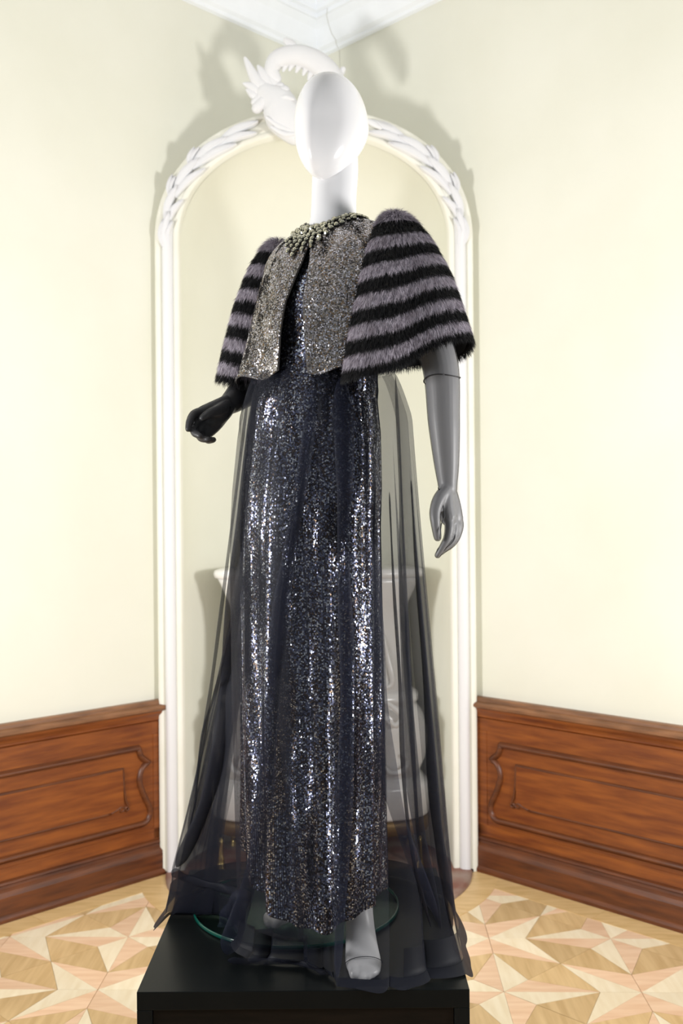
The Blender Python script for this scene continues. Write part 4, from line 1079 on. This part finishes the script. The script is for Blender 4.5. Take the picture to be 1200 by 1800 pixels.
grid('hem_band', TU[cut:], M['tulle_hem'], over, True)
FC = TU[nW - 14:cut + 1, int(0.105 * NT):int(0.80 * NT)].copy(); FC[..., :2] = np.array((-0.06, 2.2)) + (FC[..., :2] - np.array((-0.06, 2.2))) * 1.004
grid('hem_facing', FC, M['tulle_facing'], over)
for c0, c1 in ((int(0.19 * NT), int(0.28 * NT)), (int(0.44 * NT), int(0.60 * NT))):
    G = TU[:cut + 1, c0:c1].copy(); G[..., 0] = -0.06 + (G[..., 0] + 0.06) * 0.955; G[..., 1] = 2.2 + (G[..., 1] - 2.2) * 0.955
    grid('under_layer', G, M['tulle'], over)

# deeper rolled folds of the tulle, lying on its surface
from mathutils.bvhtree import BVHTree
FT = [f for f in grid_faces(nW, NT, True)]
bvh = BVHTree.FromPolygons([tuple(p) for p in TU.reshape(-1, 3)], FT)
def tulle_fold(pts, w, op, back=False):
    Q = []
    for u, v in pts:
        d = at(u, v, 1.0) - CAM; d /= np.linalg.norm(d)
        hit = bvh.ray_cast(Vector(CAM), Vector(d))
        if hit[0] is None:
            Q.append(None); continue
        Q.append(np.array(hit[0]) - d * 0.004)
    known = [i for i, q in enumerate(Q) if q is not None]
    for i, q in enumerate(Q):
        if q is None:
            k = min(known, key=lambda j: abs(j - i)); Yk = Q[k][1]; Q[i] = at(pts[i][0], pts[i][1], Yk)
    n = 70; Q = np.array(Q)
    C = catmull(Q, n)
    # even out the depth so that the roll hangs smoothly
    ker = np.ones(9) / 9
    for a_ in range(3):
        pad = np.concatenate([np.full(4, C[0, a_]), C[:, a_], np.full(4, C[-1, a_])]); C[:, a_] = np.convolve(pad, ker, 'valid')
    R_ = np.interp(np.linspace(0, 1, n), np.linspace(0, 1, len(w)), w) * (1 + 0.12 * np.sin(np.linspace(0, 23, n)))
    tq = np.linspace(0, 1, n); R_ = R_ * np.clip(np.minimum(tq, 1 - tq) / 0.07, 0.02, 1) ** 0.6
    V_, F_ = tube_vf(C, R_, 14, True, 0.35, (0, 1, 0), False)
    mk('tulle_fold', V_, F_, M[('tulle_thin', 'tulle_fold', 'tulle_dense')[op]], over)
M['tulle_fold'] = sheer('navy_tulle_fold', (0.007, 0.0085, 0.017), 0.48)
M['tulle_dense'] = sheer('navy_tulle_dense', (0.006, 0.007, 0.014), 0.66)
M['tulle_thin'] = sheer('navy_tulle_double', (0.012, 0.015, 0.032), 0.36)
tulle_fold([(452, 655), (430, 850), (415, 1000), (402, 1150), (388, 1300), (366, 1400), (333, 1480), (308, 1528)], [.005, .010, .015, .017, .017, .015, .011], 2)
tulle_fold([(441, 655), (398, 1000), (372, 1200), (349, 1350), (330, 1470)], [.003, .004, .0045, .005, .005], 1)
tulle_fold([(420, 1050), (380, 1210), (354, 1300), (342, 1430)], [.002, .0035, .003, .002], 1)
tulle_fold([(556, 655), (535, 820), (512, 950), (492, 1080), (480, 1200), (470, 1350), (456, 1480), (436, 1560), (410, 1640), (396, 1682)], [.010, .013, .016, .017, .017, .017, .018, .022], 0)
tulle_fold([(548, 760), (520, 920), (497, 1060), (484, 1200)], [.003, .006, .007, .004], 1)
tulle_fold([(598, 650), (606, 820), (603, 1000), (612, 1200), (604, 1400), (600, 1560), (596, 1650), (592, 1725)], [.022, .020, .012, .016, .018, .013, .008, .006], 0)
tulle_fold([(636, 655), (652, 900), (660, 1100), (670, 1250), (690, 1400), (730, 1520), (772, 1620)], [.010, .012, .016, .017, .014, .008], 0)
tulle_fold([(684, 860), (687, 930), (693, 1050), (703, 1200), (708, 1350), (724, 1500), (760, 1640)], [.0015, .002, .0035, .0045, .004, .003], 2)
tulle_fold([(694, 645), (704, 850), (707, 1000), (714, 1200), (728, 1400), (750, 1530), (776, 1640)], [.003, .004, .007, .011, .014, .012, .006], 1)
tulle_fold([(722, 840), (725, 890), (732, 1000), (749, 1200), (762, 1400), (778, 1520), (796, 1640)], [.0015, .002, .0035, .007, .011, .011, .007], 2)
# soft roll of the hem at the left and the lobe in front
tulle_fold([(300, 1530), (330, 1545), (370, 1556), (410, 1566), (440, 1578)], [.010, .010, .009, .011, .012], 1)
tulle_fold([(425, 1575), (408, 1610), (396, 1650), (392, 1682)], [.018, .026, .028, .024], 0)
tulle_fold([(398, 1688), (440, 1690), (490, 1690), (530, 1693), (562, 1706), (584, 1724)], [.006, .007, .006, .006, .006, .006], 1)
